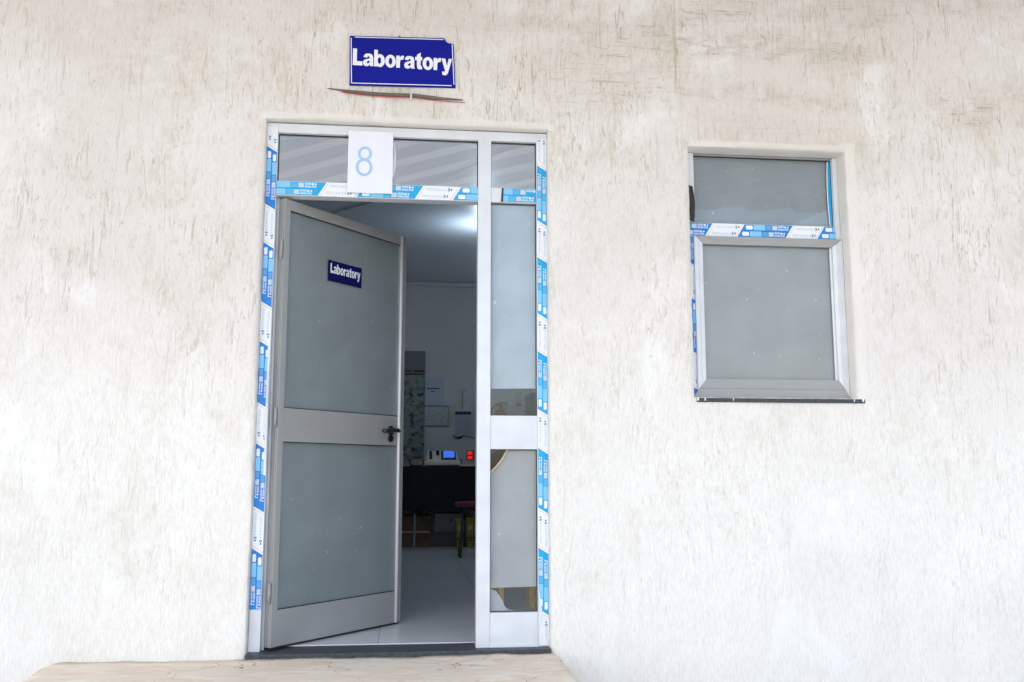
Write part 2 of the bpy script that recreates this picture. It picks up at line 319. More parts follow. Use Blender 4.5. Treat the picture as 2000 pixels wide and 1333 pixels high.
# ------------------------------------------------------------------ mesh helpers
class MB:
    def __init__(s): s.v = []; s.f = []; s.m = []
    def add(s, vs, fs, mi=0):
        o = len(s.v); s.v += [tuple(p) for p in vs]; s.f += [tuple(i+o for i in f) for f in fs]; s.m += [mi]*len(fs); return s
    def box(s, a, b, mi=0):
        x0, y0, z0 = [min(p, q) for p, q in zip(a, b)]; x1, y1, z1 = [max(p, q) for p, q in zip(a, b)]
        return s.add([(x0,y0,z0),(x1,y0,z0),(x1,y1,z0),(x0,y1,z0),(x0,y0,z1),(x1,y0,z1),(x1,y1,z1),(x0,y1,z1)],
                     [(3,2,1,0),(4,5,6,7),(0,1,5,4),(1,2,6,5),(2,3,7,6),(3,0,4,7)], mi)
    def prism(s, poly, y0, y1, mi=0):
        """outline in x,z pushed from y0 to y1"""
        k = len(poly)
        return s.add([(p[0], y0, p[1]) for p in poly]+[(p[0], y1, p[1]) for p in poly],
                     [tuple(range(k)), tuple(range(2*k-1, k-1, -1))]+[(i, i+k, (i+1) % k+k, (i+1) % k) for i in range(k)], mi)
    def tube(s, pts, r, mi=0, n=10):
        pts = [Vector(p) for p in pts]; rs = r if isinstance(r, (list, tuple)) else [r]*len(pts)
        vs = []; fs = []
        for i, p in enumerate(pts):
            d = (pts[min(i+1, len(pts)-1)]-pts[max(i-1, 0)]).normalized()
            a = d.cross(Vector((0, 0, 1)) if abs(d.z) < .9 else Vector((1, 0, 0))).normalized(); b = d.cross(a)
            for k in range(n):
                t = 2*math.pi*k/n; vs.append(p+(a*math.cos(t)+b*math.sin(t))*rs[i])
        for i in range(len(pts)-1):
            for k in range(n): fs.append((i*n+k, i*n+(k+1) % n, (i+1)*n+(k+1) % n, (i+1)*n+k))
        fs.append(tuple(range(n-1, -1, -1))); fs.append(tuple((len(pts)-1)*n+k for k in range(n)))
        return s.add(vs, fs, mi)
    def lathe(s, c, prof, mi=0, n=24):
        vs = []; fs = []
        for r, z in prof:
            for k in range(n):
                t = 2*math.pi*k/n; vs.append((c[0]+r*math.cos(t), c[1]+r*math.sin(t), c[2]+z))
        for i in range(len(prof)-1):
            for k in range(n): fs.append((i*n+k, i*n+(k+1) % n, (i+1)*n+(k+1) % n, (i+1)*n+k))
        fs.append(tuple(range(n-1, -1, -1))); fs.append(tuple((len(prof)-1)*n+k for k in range(n)))
        return s.add(vs, fs, mi)
    def build(s, name, mats, parent=None, bevel=0, smooth=False, seg=2):
        me = bpy.data.meshes.new(name); me.from_pydata(s.v, [], s.f)
        for q in (mats if isinstance(mats, (list, tuple)) else [mats]): me.materials.append(M[q])
        for p, i in zip(me.polygons, s.m): p.material_index = i; p.use_smooth = smooth
        bm = bmesh.new(); bm.from_mesh(me); bmesh.ops.recalc_face_normals(bm, faces=bm.faces); bm.to_mesh(me); bm.free()
        o = bpy.data.objects.new(name, me); S.collection.objects.link(o)
        if parent: o.parent = parent
        if bevel:
            q = o.modifiers.new("bevel", 'BEVEL'); q.width = bevel; q.segments = seg; q.limit_method = 'ANGLE'; q.angle_limit = R_(40)
            if hasattr(me, "shade_smooth") and smooth: pass
        return o

def tag(o, label=None, cat=None, group=None, kind=None):
    for k, v in (("label", label), ("category", cat), ("group", group), ("kind", kind)):
        if v: o[k] = v
    return o
def empty(name, loc=(0, 0, 0), rz=0.0):
    o = bpy.data.objects.new(name, None); S.collection.objects.link(o); o.location = loc; o.rotation_euler = (0, 0, rz); o.empty_display_size = .1
    return o

def text_polys(s, width=None, height=None, bold=0.0, spacing=1.0, squash=None):
    """flat letters as (verts2d, faces); lower left at 0,0"""
    cu = bpy.data.curves.new("t", 'FONT'); cu.body = s; cu.size = 1; cu.offset = bold; cu.space_character = spacing; cu.resolution_u = 4
    ob = bpy.data.objects.new("t", cu); S.collection.objects.link(ob)
    bpy.context.view_layer.update()
    me = ob.evaluated_get(bpy.context.evaluated_depsgraph_get()).to_mesh()
    vs = [(v.co.x, v.co.y) for v in me.vertices]; fs = [tuple(p.vertices) for p in me.polygons]
    bpy.data.objects.remove(ob); bpy.data.curves.remove(cu)
    x0 = min(v[0] for v in vs); x1 = max(v[0] for v in vs); y0 = min(v[1] for v in vs); y1 = max(v[1] for v in vs)
    sy = height/(y1-y0) if height else None; sx = width/(x1-x0) if width else None
    sy = sy or sx; sx = sx or sy
    return [((x-x0)*sx, (y-y0)*sy) for x, y in vs], fs

def ell(cx, cy, rx, ry, a0=0, a1=360, n=28):
    k = n if a1-a0 < 360 else n-1
    return [(cx+rx*math.cos(R_(a0+(a1-a0)*i/(k if a1-a0 < 360 else n))), cy+ry*math.sin(R_(a0+(a1-a0)*i/(k if a1-a0 < 360 else n)))) for i in range(n)]
GLYPH = {   # heavy sans serif letters, outline(s) and advance
 'L': ([[(0,0),(.54,0),(.54,.18),(.225,.18),(.225,.72),(0,.72)]], .57),
 'o': ([ell(.30,.262,.30,.282), ell(.30,.262,.098,.150)], .62),
 'b': ([[(0,0),(.19,0),(.19,.055)]+ell(.335,.262,.265,.280,-128,128,22)+[(.205,.475),(.205,.72),(0,.72)], ell(.30,.262,.095,.145)], .62),
 'r': ([[(0,0),(.21,0),(.21,.22),(.225,.305),(.265,.35),(.32,.365),(.385,.345),(.445,.515),(.38,.538),(.30,.53),(.24,.49),(.197,.425),(.197,.525),(0,.525)]], .45),
 'a': ([[(.395,0),(.60,0),(.578,.05),(.572,.13),(.572,.35),(.555,.43),(.50,.50),(.40,.533),(.28,.54),(.16,.525),(.075,.475),(.03,.375),(.225,.352),(.25,.398),(.30,.415),(.350,.405),(.372,.37),(.372,.338),(.33,.32),(.18,.29),(.07,.25),(.02,.20),(0,.14),(.02,.06),(.08,.005),(.18,-.018),(.28,-.002),(.34,.03),(.383,.07),(.387,.03)],
        [(.372,.235),(.372,.19),(.35,.135),(.30,.108),(.245,.108),(.212,.14),(.222,.18),(.26,.205),(.32,.222)]], .62),
 't': ([[(.10,.525),(0,.525),(0,.375),(.10,.375),(.10,.16),(.115,.06),(.17,.0),(.27,-.018),(.395,-.002),(.38,.14),(.335,.132),(.312,.148),(.308,.19),(.308,.375),(.395,.375),(.395,.525),(.308,.525),(.308,.72),(.10,.615)]], .42),
 'y': ([[(0,.525),(.215,.525),(.315,.205),(.405,.525),(.605,.525),(.40,-.03),(.355,-.13),(.28,-.19),(.17,-.205),(.055,-.19),(.038,-.045),(.12,-.055),(.18,-.045),(.205,-.005)]], .60),
}
def heavy_text(s, width, height):
    cu = bpy.data.curves.new("t", 'CURVE'); cu.dimensions = '2D'; cu.fill_mode = 'BOTH'; x = 0
    for ch in s:
        for poly in GLYPH[ch][0]:
            sp = cu.splines.new('POLY'); sp.points.add(len(poly)-1); sp.use_cyclic_u = True
            for p, q in zip(sp.points, poly): p.co = (q[0]+x, q[1], 0, 1)
        x += GLYPH[ch][1]
    ob = bpy.data.objects.new("t", cu); S.collection.objects.link(ob); bpy.context.view_layer.update()
    me = ob.evaluated_get(bpy.context.evaluated_depsgraph_get()).to_mesh()
    vs = [(v.co.x, v.co.y) for v in me.vertices]; fs = [tuple(p.vertices) for p in me.polygons]
    bpy.data.objects.remove(ob); bpy.data.curves.remove(cu)
    x0 = min(v[0] for v in vs); x1 = max(v[0] for v in vs); y0 = min(v[1] for v in vs); y1 = max(v[1] for v in vs)
    return [((a-x0)*width/(x1-x0), (c-y0)*height/(y1-y0)) for a, c in vs], fs

# ------------------------------------------------------------------ printed protective tape
_T = {}
def cached(*a, **k):
    key = (a, tuple(sorted(k.items())))
    if key not in _T: _T[key] = text_polys(*a, **k)
    return _T[key]

def tape(name, parent, org, U, V, Nn, L, rows, rh, phase, period=.46, blue='tape_blue', wav=.0):
    """a run of printed tape: org = corner, U along, V across (top of the print), Nn out of the surface.
    rows of print, each rh high; phase = where a blue block starts"""
    U = Vector(U); V = Vector(V); Nn = Vector(Nn); org = Vector(org); Wd = rows*rh
    b = MB(); T0 = .0006
    mats = ['tape_white', blue, 'tape_pale', 'tape_grey', 'tape_ink', 'tape_dark', 'tape_orange', 'tape_white']
    def P(u, v, h): return org+U*u+V*v+Nn*h
    # base sheet with a faintly uneven edge
    k = max(2, int(L/.04)); vs = []; fs = []
    for i in range(k+1):
        u = L*i/k; e = wav*random.uniform(-1, 1)
        vs += [P(u, e*.5, T0), P(u, Wd+wav*random.uniform(-1, 1)*.5, T0), P(u, e*.5, -.001), P(u, Wd, -.001)]
    for i in range(k):
        a = i*4; c = a+4
        fs += [(a, c, c+1, a+1), (a+2, a, c, c+2), (a+1, a+3, c+3, c+1)]
    b.add(vs, fs, 0)
    def clip(poly):
        for axis, lim, sg in ((0, 0, 1), (0, L, -1), (1, .0008, 1), (1, Wd-.0008, -1)):
            out = []
            for i in range(len(poly)):
                p, q = poly[i], poly[(i+1) % len(poly)]
                dp = (p[axis]-lim)*sg; dq = (q[axis]-lim)*sg
                if dp >= 0: out.append(p)
                if (dp > 0 > dq) or (dp < 0 < dq):
                    t = dp/(dp-dq); out.append((p[0]+(q[0]-p[0])*t, p[1]+(q[1]-p[1])*t))
            poly = out
            if len(poly) < 3: return []
        return poly
    def shape(poly, mi, lv):
        poly = clip(poly)
        if len(poly) >= 3: b.add([P(x, y, T0+.0003*lv) for x, y in poly], [tuple(range(len(poly)))], mi)
    def rect(u, v, du, dv, mi, lv, r=0.0):
        if r:
            pts = []
            for cx, cy, a0 in ((u+du-r, v+r, -90), (u+du-r, v+dv-r, 0), (u+r, v+dv-r, 90), (u+r, v+r, 180)):
                for a in (0, 45, 90): t = R_(a0+a); pts.append((cx+r*math.cos(t), cy+r*math.sin(t)))
            shape(pts, mi, lv)
        else: shape([(u, v), (u+du, v), (u+du, v+dv), (u, v+dv)], mi, lv)
    def text(s, u, v, wd, ht, mi, lv, **kw):
        vv, ff = cached(s, wd, ht, **kw)
        if u < .002 or u+wd > L-.002: return
        if v < 0 or v+ht > Wd: return
        b.add([P(u+x, v+y, T0+.0003*lv) for x, y in vv], ff, mi)
    blen = period*.60; sl = .62
    s0 = phase
    while s0 > 0: s0 -= period
    while s0 < L:
        # blue block: a slanted band over the full width
        shape([(s0, 0), (s0+blen, 0), (s0+blen+Wd*sl, Wd), (s0+Wd*sl, Wd)], 1, 1)
        for o in (-.020, period-blen-.022):
            q = s0+blen+o if o > 0 else s0+o
        for q in (s0-.012, s0+blen+.010):
            shape([(q, 0), (q+.0022, 0), (q+.0022+Wd*sl, Wd), (q+Wd*sl, Wd)], 6, 1)
        v0 = Wd-rh
        r = 0
        while v0 > -rh*.98:
            u0 = s0 + (v0+rh*.2)*sl + .022
            rect(u0, v0+rh*.20, .036, rh*.62, 7, 2, .005)
            rect(u0+.040, v0+rh*.12, .062, rh*.80, 2, 2)
            for j in range(4): rect(u0+.106, v0+rh*(.2+.17*j), .030, rh*.07, 2, 2)
            rect(u0+.140, v0+rh*.18, .026, rh*.66, 3, 2, .002)
            for j in range(2): rect(u0+.170, v0+rh*(.60+.16*j), .032, rh*.08, 7, 2)
            text("HONG STAR", u0+.170, v0+rh*.16, .056, rh*.30, 7, 2, bold=.03)
            for j in range(2):
                cx, cy, rr = u0+.209+.014*j, v0+rh*.68, rh*(.16-.03*j)
                shape([(cx+rr*math.cos(a*math.pi/5), cy+rr*math.sin(a*math.pi/5)) for a in range(10)], 7, 2)
            w0 = s0+blen+(v0+rh*.5)*sl+.026
            for j in range(2): rect(w0, v0+rh*(.38+.2*j), .034, rh*.05, 4, 2)
            text("SAROH", w0+.040, v0+rh*.28, .058, rh*.36, 4, 2, spacing=1.7)
            text("5", w0+.104, v0+rh*.26, .010, rh*.5, 5, 2, bold=.03)
            text("4", w0+.1155, v0+rh*.34, .010, rh*.4, 5, 2, bold=.03)
            v0 -= rh; r += 1
        s0 += period
    return b.build(name, mats, parent)

# ------------------------------------------------------------------ the building
WT = .20                                    # wall thickness
DX0, DX1, DZ1 = .022, 1.396, 2.480           # door opening
WX0, WX1, WZ0, WZ1 = 2.100, 2.935, 1.150, 2.425   # window opening
bld = empty("laboratory_building", (0, 0, 0))
tag(bld, "building with a scratched cream plaster wall around the open doorway and small window", "building")

def wall_mesh():
    xs = [-4.5+.03*i for i in range(int(11.5/.03)+1)]; zs = [-.25+.03*i for i in range(int(3.75/.03)+1)]
    def snap(arr, vals):
        for v in vals:
            i = min(range(len(arr)), key=lambda k: abs(arr[k]-v)); arr[i] = v
    snap(xs, [DX0, DX1, WX0, WX1]); snap(zs, [DZ1, WZ0, WZ1, -.10])
    def inside(x, z):
        return (DX0 < x < DX1 and z < DZ1 and z > -.10) or (WX0 < x < WX1 and WZ0 < z < WZ1)
    bm = bmesh.new(); V = {}
    rnd = random.Random(3)
    def vert(i, j):
        if (i, j) not in V:
            x, z = xs[i], zs[j]
            y = .0014*math.sin(x*9+z*3)+.0012*math.sin(z*13-x*5)+rnd.uniform(-.0006, .0006)
            V[i, j] = bm.verts.new((x, y, z))
        return V[i, j]
    for i in range(len(xs)-1):
        for j in range(len(zs)-1):
            if not inside((xs[i]+xs[i+1])/2, (zs[j]+zs[j+1])/2):
                f = bm.faces.new((vert(i, j), vert(i+1, j), vert(i+1, j+1), vert(i, j+1))); f.smooth = True
    edges = [e for e in bm.edges if e.is_boundary and all(-4.3 < v.co.x < 6.8 and -.2 < v.co.z < 3.3 for v in e.verts)]
    bv = {v for e in edges for v in e.verts}
    for v in bv:
        v.co.x += rnd.uniform(-.0018, .0018); v.co.z += rnd.uniform(-.0018, .0018)
    # rounded arris then the reveal
    cur = edges; first = True
    def cen(v):
        return Vector(((DX0+DX1)/2, 0, 1.2)) if v.x < 1.7 else Vector(((WX0+WX1)/2, 0, (WZ0+WZ1)/2))
    def inward(co):
        d = Vector((0, 0, 0))
        if co.x < 1.7: lo, hi, b0, t0 = DX0, DX1, -.10, DZ1
        else: lo, hi, b0, t0 = WX0, WX1, WZ0, WZ1
        if abs(co.x-lo) < .012: d.x = 1
        if abs(co.x-hi) < .012: d.x = -1
        if abs(co.z-t0) < .012: d.z = -1
        if abs(co.z-b0) < .012: d.z = 1
        return d
    def sm(y): return y
    acc = 0; smooth_from = []
    orig = {v: (v.co.copy(), inward(v.co)) for v in bv}
    for (din, dy) in ((.0015, .003), (.004, .008), (.005, .03), (.005, .07), (.005, .12), (.005, WT)):
        r = bmesh.ops.extrude_edge_only(bm, edges=cur)
        nv = [g for g in r["geom"] if isinstance(g, bmesh.types.BMVert)]; ne = [g for g in r["geom"] if isinstance(g, bmesh.types.BMEdge)]
        nf = [g for g in r["geom"] if isinstance(g, bmesh.types.BMFace)]
        new = {}
        for v in nv:
            src = min(orig, key=lambda q: (orig[q][0].x-v.co.x)**2+(orig[q][0].z-v.co.z)**2 if True else 0) if first else None
            if first: o, d = orig[src]
            else: o, d = prev[min(prev, key=lambda q: (q.co-v.co).length_squared)]
            new[v] = (o, d)
        for v, (o, d) in new.items():
            v.co = Vector((o.x, 0, o.z))+d*din+Vector((0, dy, 0))
        if not first or True:
            for f in nf: f.material_index = 1; f.smooth = True
        prev = new; first = False; cur = [e for e in ne if e.is_boundary]
    bmesh.ops.recalc_face_normals(bm, faces=bm.faces)
    me = bpy.data.meshes.new("front_wall"); bm.to_mesh(me); bm.free()
    me.materials.append(M['plaster']); me.materials.append(M['smooth'])
    o = bpy.data.objects.new("front_wall", me); S.collection.objects.link(o); o.parent = bld
    return o
wall_mesh()

# inner leaf of the front wall, other walls, ceiling, roof
RX0, RX1, RY1, CZ = -2.6, 4.6, 6.5, 3.02
b = MB()
b.box((-4.5, WT+.001, -.25), (DX0, WT+.03, 3.5)); b.box((DX0, WT+.001, DZ1), (DX1, WT+.03, 3.5)); b.box((DX1, WT+.001, -.25), (WX0, WT+.03, 3.5))
b.box((WX0, WT+.001, -.25), (WX1, WT+.03, WZ0)); b.box((WX0, WT+.001, WZ1), (WX1, WT+.03, 3.5)); b.box((WX1, WT+.001, -.25), (7, WT+.03, 3.5))
b.build("inner_wall_face", 'inwall', bld)
def sidew(x0, x1, a=.9, c=5.9, z0=.9, z1=2.85):
    b = MB(); b.box((x0, WT+.031, -.25), (x1, a, 3.5)); b.box((x0, c, -.25), (x1, RY1, 3.5)); b.box((x0, a, -.25), (x1, c, z0)); b.box((x0, a, z1), (x1, c, 3.5)); b.build("side_wall", 'inwall', bld)
    xm = (x0+x1)/2; b = MB()
    for i in range(6): yy = a+(c-a-.04)*i/5; b.box((xm-.02, yy, z0), (xm+.02, yy+.04, z1))
    for zz in (z0, z1-.04): b.box((xm-.018, a+.04, zz), (xm+.018, c-.04, zz+.04))
    b.build("added_side_window_frame", 'alu', bld)  # unseen side windows, added to bring more daylight into the room
sidew(RX0-.2, RX0, 4.0, 5.9, 1.8)
sidew(RX1, RX1+.2, 3.6, 5.9, 1.8)
BW = (1.57, 4.2, 1.92, 2.72)              # unseen opening added in the back wall to let daylight in, beyond the mullion
b = MB(); y0, y1 = RY1, RY1+.2
b.box((RX0-.2, y0, -.25), (BW[0], y1, 3.5)); b.box((BW[1], y0, -.25), (RX1+.2, y1, 3.5)); b.box((BW[0], y0, -.25), (BW[1], y1, BW[2])); b.box((BW[0], y0, BW[3]), (BW[1], y1, 3.5))
b.build("back_wall", 'inwall', bld)
b = MB()
for xx in (BW[0], (BW[0]+BW[1])/2-.02, BW[1]-.04): b.box((xx, y0+.06, BW[2]), (xx+.04, y0+.10, BW[3]))
for zz in (BW[2], BW[3]-.04): b.box((BW[0]+.04, y0+.062, zz), (BW[1]-.04, y0+.098, zz+.04))
b.build("added_back_window_frame", 'alu', bld)
b = MB(); b.box((RX0, WT+.031, CZ), (RX1, RY1, CZ+.05)); b.build("ceiling", 'ceiling', bld)
b = MB(); b.prism([(0, 0)]*0 or [(RX0, CZ-.05), (RX1, CZ-.05), (RX1, CZ-.002), (RX0, CZ-.002)], RY1-.05, RY1-.001); b.build("cornice", 'inwall', bld, bevel=.012)
b = MB(); b.box((-4.7, .0, 3.505), (7.2, RY1+.4, 3.6)); b.build("roof_slab", 'smooth', bld)
b = MB(); b.box((DX0+.006, -.022, -.06), (DX1-.006, .175, -.004)); b.build("threshold", 'granite', bld, bevel=.003)
tr_ = [A(x_, y_, z=CZ-.006) for x_, y_ in ((640, 421), (745, 390), (850, 355), (935, 319), (1010, 285))]
b = MB(); b.tube(tr_, .0065, n=8); b.build("ceiling_wire", 'white_plastic', bld, smooth=True)

fl = MB().box((RX0, .178, -.25), (RX1, RY1, 0)).build("floor", 'tile'); tag(fl, kind='structure')
gr = MB().add([(-60, -60, -.24), (60, -60, -.24), (60, 60, -.26), (-60, 60, -.26)], [(0, 1, 2, 3)]).build("ground", 'ground'); tag(gr, kind='structure')

def step_mesh():
    b = MB(); nx, ny = 60, 18; x0, x1, yy0, yy1 = -.78, 1.405, -1.15, -.003
    rnd = random.Random(5); vs = []; fs = []
    for j in range(ny+1):
        for i in range(nx+1):
            x = x0+(x1-x0)*i/nx; y = yy0+(yy1-yy0)*j/ny
            z = -.024+.0025*math.sin(x*7+y*5)+.0015*rnd.uniform(-1, 1)+.0015*math.sin(x*23-y*17)
            if i in (0, nx): x += rnd.uniform(-.014, .014)
            if j == 0: y += rnd.uniform(-.006, .006)
            vs.append((x, y, z))
    for j in range(ny):
        for i in range(nx): a = j*(nx+1)+i; fs.append((a, a+1, a+nx+2, a+nx+1))
    rim = [i for i in range(nx+1)]+[j*(nx+1)+nx for j in range(1, ny+1)]+[ny*(nx+1)+i for i in range(nx-1, -1, -1)]+[j*(nx+1) for j in range(ny-1, 0, -1)]
    k0 = len(vs); vs += [(vs[i][0], vs[i][1], -.26) for i in rim]
    for q in range(len(rim)): r2 = (q+1) % len(rim); fs.append((rim[q], k0+q, k0+r2, rim[r2]))
    b.add(vs, fs); return b.build("entrance_step", 'step', smooth=True)
tag(step_mesh(), "low cream and pinkish stone step in front of the doorway", "step")

# canopy over the walk: what the transom glass mirrors
can = empty("canopy", (1, -1.7, 3.4)); tag(can, "corrugated metal canopy above the walk outside the wall, seen mirrored in the transom glass", "canopy")
def canopy():
    ang = R_(42); c, s_ = math.cos(ang), math.sin(ang); P = .36
    bm = bmesh.new()
    prof = [(0, 0), (.38, 0), (.56, .10), (.82, .10)]; wob = random.Random(4)
    def pt(u, t, h): x, y = u*c-t*s_, u*s_+t*c; return bm.verts.new((x, y, h))
    prev = None
    for k in range(-60, 60):
        for a, h in prof:
            t = (k+a)*P; row = [pt(u, t+.02*math.sin(u*1.1+k)+wob.uniform(-.006, .006), h) for u in range(-16, 17)]
            if prev:
                for i in range(32): bm.faces.new((prev[i], prev[i+1], row[i+1], row[i]))
            prev = row
    for co, no in (((-6, 0, 0), (-1, 0, 0)), ((7, 0, 0), (1, 0, 0)), ((0, -2.75, 0), (0, -1, 0)), ((0, 1.68, 0), (0, 1, 0))):
        bmesh.ops.bisect_plane(bm, geom=bm.verts[:]+bm.edges[:]+bm.faces[:], plane_co=co, plane_no=no, clear_outer=True)
    for v in bm.verts: v.co.z += .05-.01*v.co.y
    me = bpy.data.meshes.new("corrugated_sheet"); bm.to_mesh(me); bm.free(); me.materials.append(M['soffit'])
    o = bpy.data.objects.new("corrugated_sheet", me); S.collection.objects.link(o); o.parent = can
    for xx in (-4.9, 7.9):
        MB().box((xx-1-.03, -2.75, -.06), (xx-1+.03, 1.68, .02)).build("rafter", 'shade_grey_alu', can)
        MB().box((xx-1-.035, -2.70, -3.65), (xx-1+.035, -2.63, -.061)).build("post", 'shade_grey_alu', can, bevel=.004)
canopy()

# ------------------------------------------------------------------ door frame with side light and transom
FY = .045                                   # outside face of the frame
fr = empty("door_frame", (.70, FY, 0)); tag(fr, "white aluminium door frame with transom and narrow side light, still in blue printed tape", "door frame")
def fpart(name, boxes, m='alu', bevel=.0018):
    b = MB()
    for a, c in boxes: b.box((a[0]-.70, a[1]-FY, a[2]), (c[0]-.70, c[1]-FY, c[2]))
    return b.build(name, m, fr, bevel)
D = .07
jl = fpart("jamb", [((.028, FY, -.004), (.080, FY+D, 2.470)), ((.080, FY+.045, -.004), (.092, FY+D, 2.108))])
jr = fpart("jamb", [((1.340, FY, -.014), (1.392, FY+D, 2.470))])
fpart("head", [((.080, FY+.001, 2.424), (1.340, FY+D-.001, 2.470))])
fpart("mullion", [((1.050, FY-.003, -.014), (1.114, FY+D, 2.424))])
tb1 = fpart("transom_bar", [((.080, FY+.001, 2.110), (1.050, FY+D-.002, 2.182))])
tb2 = fpart("transom_bar", [((1.114, FY+.001, 2.110), (1.340, FY+D-.002, 2.182))])
fpart("middle_rail", [((1.114, FY+.002, .902), (1.340, FY+D-.002, 1.062))])
fpart("bottom_rail", [((1.114, FY+.002, -.012), (1.340, FY+D-.002, .150)), ((1.114, FY-.006, -.016), (1.340, FY+.0015, .006))])
def pane(name, x0, x1, z0, z1, m, y=FY+.030, beads=True):
    b = MB().box((x0-.70, y-FY, z0), (x1-.70, y-FY+.004, z1)); o = b.build(name, m, fr)
    if beads:
        q = MB(); t = .004
        for a, c in (((x0, z0), (x1, z0+t)), ((x0, z1-t), (x1, z1)), ((x0, z0+t), (x0+t, z1-t)), ((x1-t, z0+t), (x1, z1-t))):
            q.box((a[0]-.70, y-FY-.006, a[1]), (c[0]-.70, y-FY, c[1]))
        q.build("gasket", 'gasket', o)
    return o
pane("transom_glass", .080, 1.050, 2.182, 2.424, 'glass_mirror')
pane("transom_glass", 1.114, 1.340, 2.182, 2.424, 'glass_mirror')
up = pane("side_glass", 1.114, 1.340, 1.062, 2.110, 'glass_clear')
lo = pane("side_glass", 1.114, 1.340, .150, .902, 'glass_clear')
def filmsheet(name, poly, m, parent, y=FY+.036):
    b = MB(); k = len(poly)
    b.prism([(p[0]-.70, p[1]) for p in poly], y-FY, y-FY+.0008); return b.build(name, m, parent)
filmsheet("frost_film", [(1.114, 1.192), (1.340, 1.196), (1.340, 2.110), (1.114, 2.110)], 'film_side', up)
filmsheet("frost_film", [(1.340, .262), (1.340, .902), (1.203, .902), (1.175, .855), (1.148, .822), (1.114, .790), (1.114, .258)], 'film_low', lo)
filmsheet("torn_film", [(1.114, .150), (1.235, .150), (1.228, .156), (1.205, .158), (1.186, .176), (1.178, .198), (1.160, .226), (1.148, .243), (1.114, .257)], 'film_low', lo)
q = MB()
e0 = [Vector((1.200-.70, -.002+.028, .902)), Vector((1.172-.70, .027, .853)), Vector((1.146-.70, .028, .820)), Vector((1.112-.70, .027, .788))]
q.tube(e0, .0055, n=6); q.build("curled_edge", 'tan', lo, smooth=True)

# tape on the frame
H = -.0006
tape("protective_tape", jl, (.029-.70, -.0006, 2.452), (0, 0, -1), (1, 0, 0), (0, -1, 0), 2.27, 2, .0248, .10, .475, 'tape_blue', .0015)
tape("protective_tape", jr, (1.3905-.70, -.0006, -.0), (0, 0, 1), (-1, 0, 0), (0, -1, 0), 2.44, 2, .0245, .135, .465, 'tape_cyan', .0015)
tape("protective_tape", tb1, (.081-.70, -.0002+.0, 2.112), (1, 0, 0), (0, 0, 1), (0, -1, 0), .967, 2, .0340, -.085, .465, 'tape_cyan', .001)
tape("protective_tape", tb2, (1.172-.70, -.0002, 2.112), (1, 0, 0), (0, 0, 1), (0, -1, 0), .166, 2, .0340, -.10, .465, 'tape_cyan', .001)
# torn dark end, peeling strips
q = MB().prism([(1.163-.70, 2.112), (1.173-.70, 2.112), (1.176-.70, 2.180), (1.168-.70, 2.182)], -.004, .0005); q.build("torn_tape_end", 'gasket', tb2)
q = MB(); vs = []
zz = [.27, .20, .12, .05, .0]; xx = [1.342, 1.352, 1.364, 1.376, 1.386]
for z_, x_ in zip(zz, xx): vs += [(x_-.70, -.004, z_), (1.342-.70, -.006-.010*(1-abs(z_-.12)/.14), z_)]
q.add(vs, [(2*i, 2*i+2, 2*i+3, 2*i+1) for i in range(4)]); q.build("peeling_tape", 'tape_white', jr)
q = MB(); vs = []
for i in range(9):
    z_ = 2.395-.0235*i; bow = .006*math.sin(i/8*math.pi)
    vs += [(.634-.70+.004*math.sin(i*.9)-.002, .012+bow, z_), (.634-.70+.012*math.sin((i+.6)/9*math.pi)+.001, .010+bow, z_)]
q.add(vs, [(2*i, 2*i+2, 2*i+3, 2*i+1) for i in range(8)]); q.build("loose_strip", 'tape_white', fr)
# loose bow of tape standing off the left jamb
q = MB(); vs = []
for i in range(17):
    t = i/16; z_ = 1.40-.62*t; s_ = math.sin(t*math.pi)
    vs += [(.068-.70, -.002-.004*s_, z_), (.079-.70, -.003-.016*s_, z_)]
q.add(vs, [(2*i, 2*i+2, 2*i+3, 2*i+1) for i in range(16)]); q.build("lifted_tape_edge", 'tape_white', jl)

# ------------------------------------------------------------------ the open door leaf
TH = .8826
LW, LT = .912, .042
hx = .0272+.085+.012
dr = empty("door", (hx, FY+.012, 0), TH)
tag(dr, "aluminium glazed door with shade in its grey colour, standing half open into the room, small Laboratory plate on its upper pane", "door")
def lp(name, boxes, m='shade_grey_alu', bevel=.002, parent=None):
    b = MB()
    for a, c in boxes: b.box(a, c)
    return b.build(name, m, parent or dr, bevel)
# local: x along leaf, y thickness (behind), z up; the seen face is y = 0
lp("hinge_stile", [((0, 0, .010), (.036, LT, 2.100)), ((-.004, .006, .010), (.0, .012, 2.100)), ((-.004, .022, .010), (.0, .028, 2.100))], 'shade_grey_alu')
lp("lock_stile", [((.866, .0, .010), (LW, LT, 2.100))], 'shade_grey_alu', .003)
q = MB().tube([(.868, -.003, .012), (.868, -.003, 2.098)], .0075, n=12); q.build("highlight_bead", 'sign_white', dr, smooth=True)  # edge bead coloured white to carry the highlight down the lock stile
lp("top_rail", [((.036, .001, 2.048), (.866, LT-.001, 2.099))])
lp("middle_rail", [((.036, .001, .936), (.866, LT-.001, 1.094))])
lp("bottom_rail", [((.036, .001, .011), (.866, LT-.001, .172))])
lp("bottom_seal", [((.01, .006, .002), (.90, LT-.006, .0105))], 'gasket', 0)
for z0, z1 in ((1.094, 2.048), (.172, .936)):
    g = lp("door_glass", [((.036, .012, z0), (.866, .016, z1))], 'glass_clear', 0)
    lp("backing_film", [((.036, .0185, z0), (.866, .0195, z1))], 'film_door', 0, g)
    t = .0035
    lp("gasket", [((.036, .006, z0), (.866, .0119, z0+t)), ((.036, .006, z1-t), (.866, .0119, z1)), ((.036, .006, z0+t), (.036+t, .0119, z1-t))], 'gasket', 0, g)
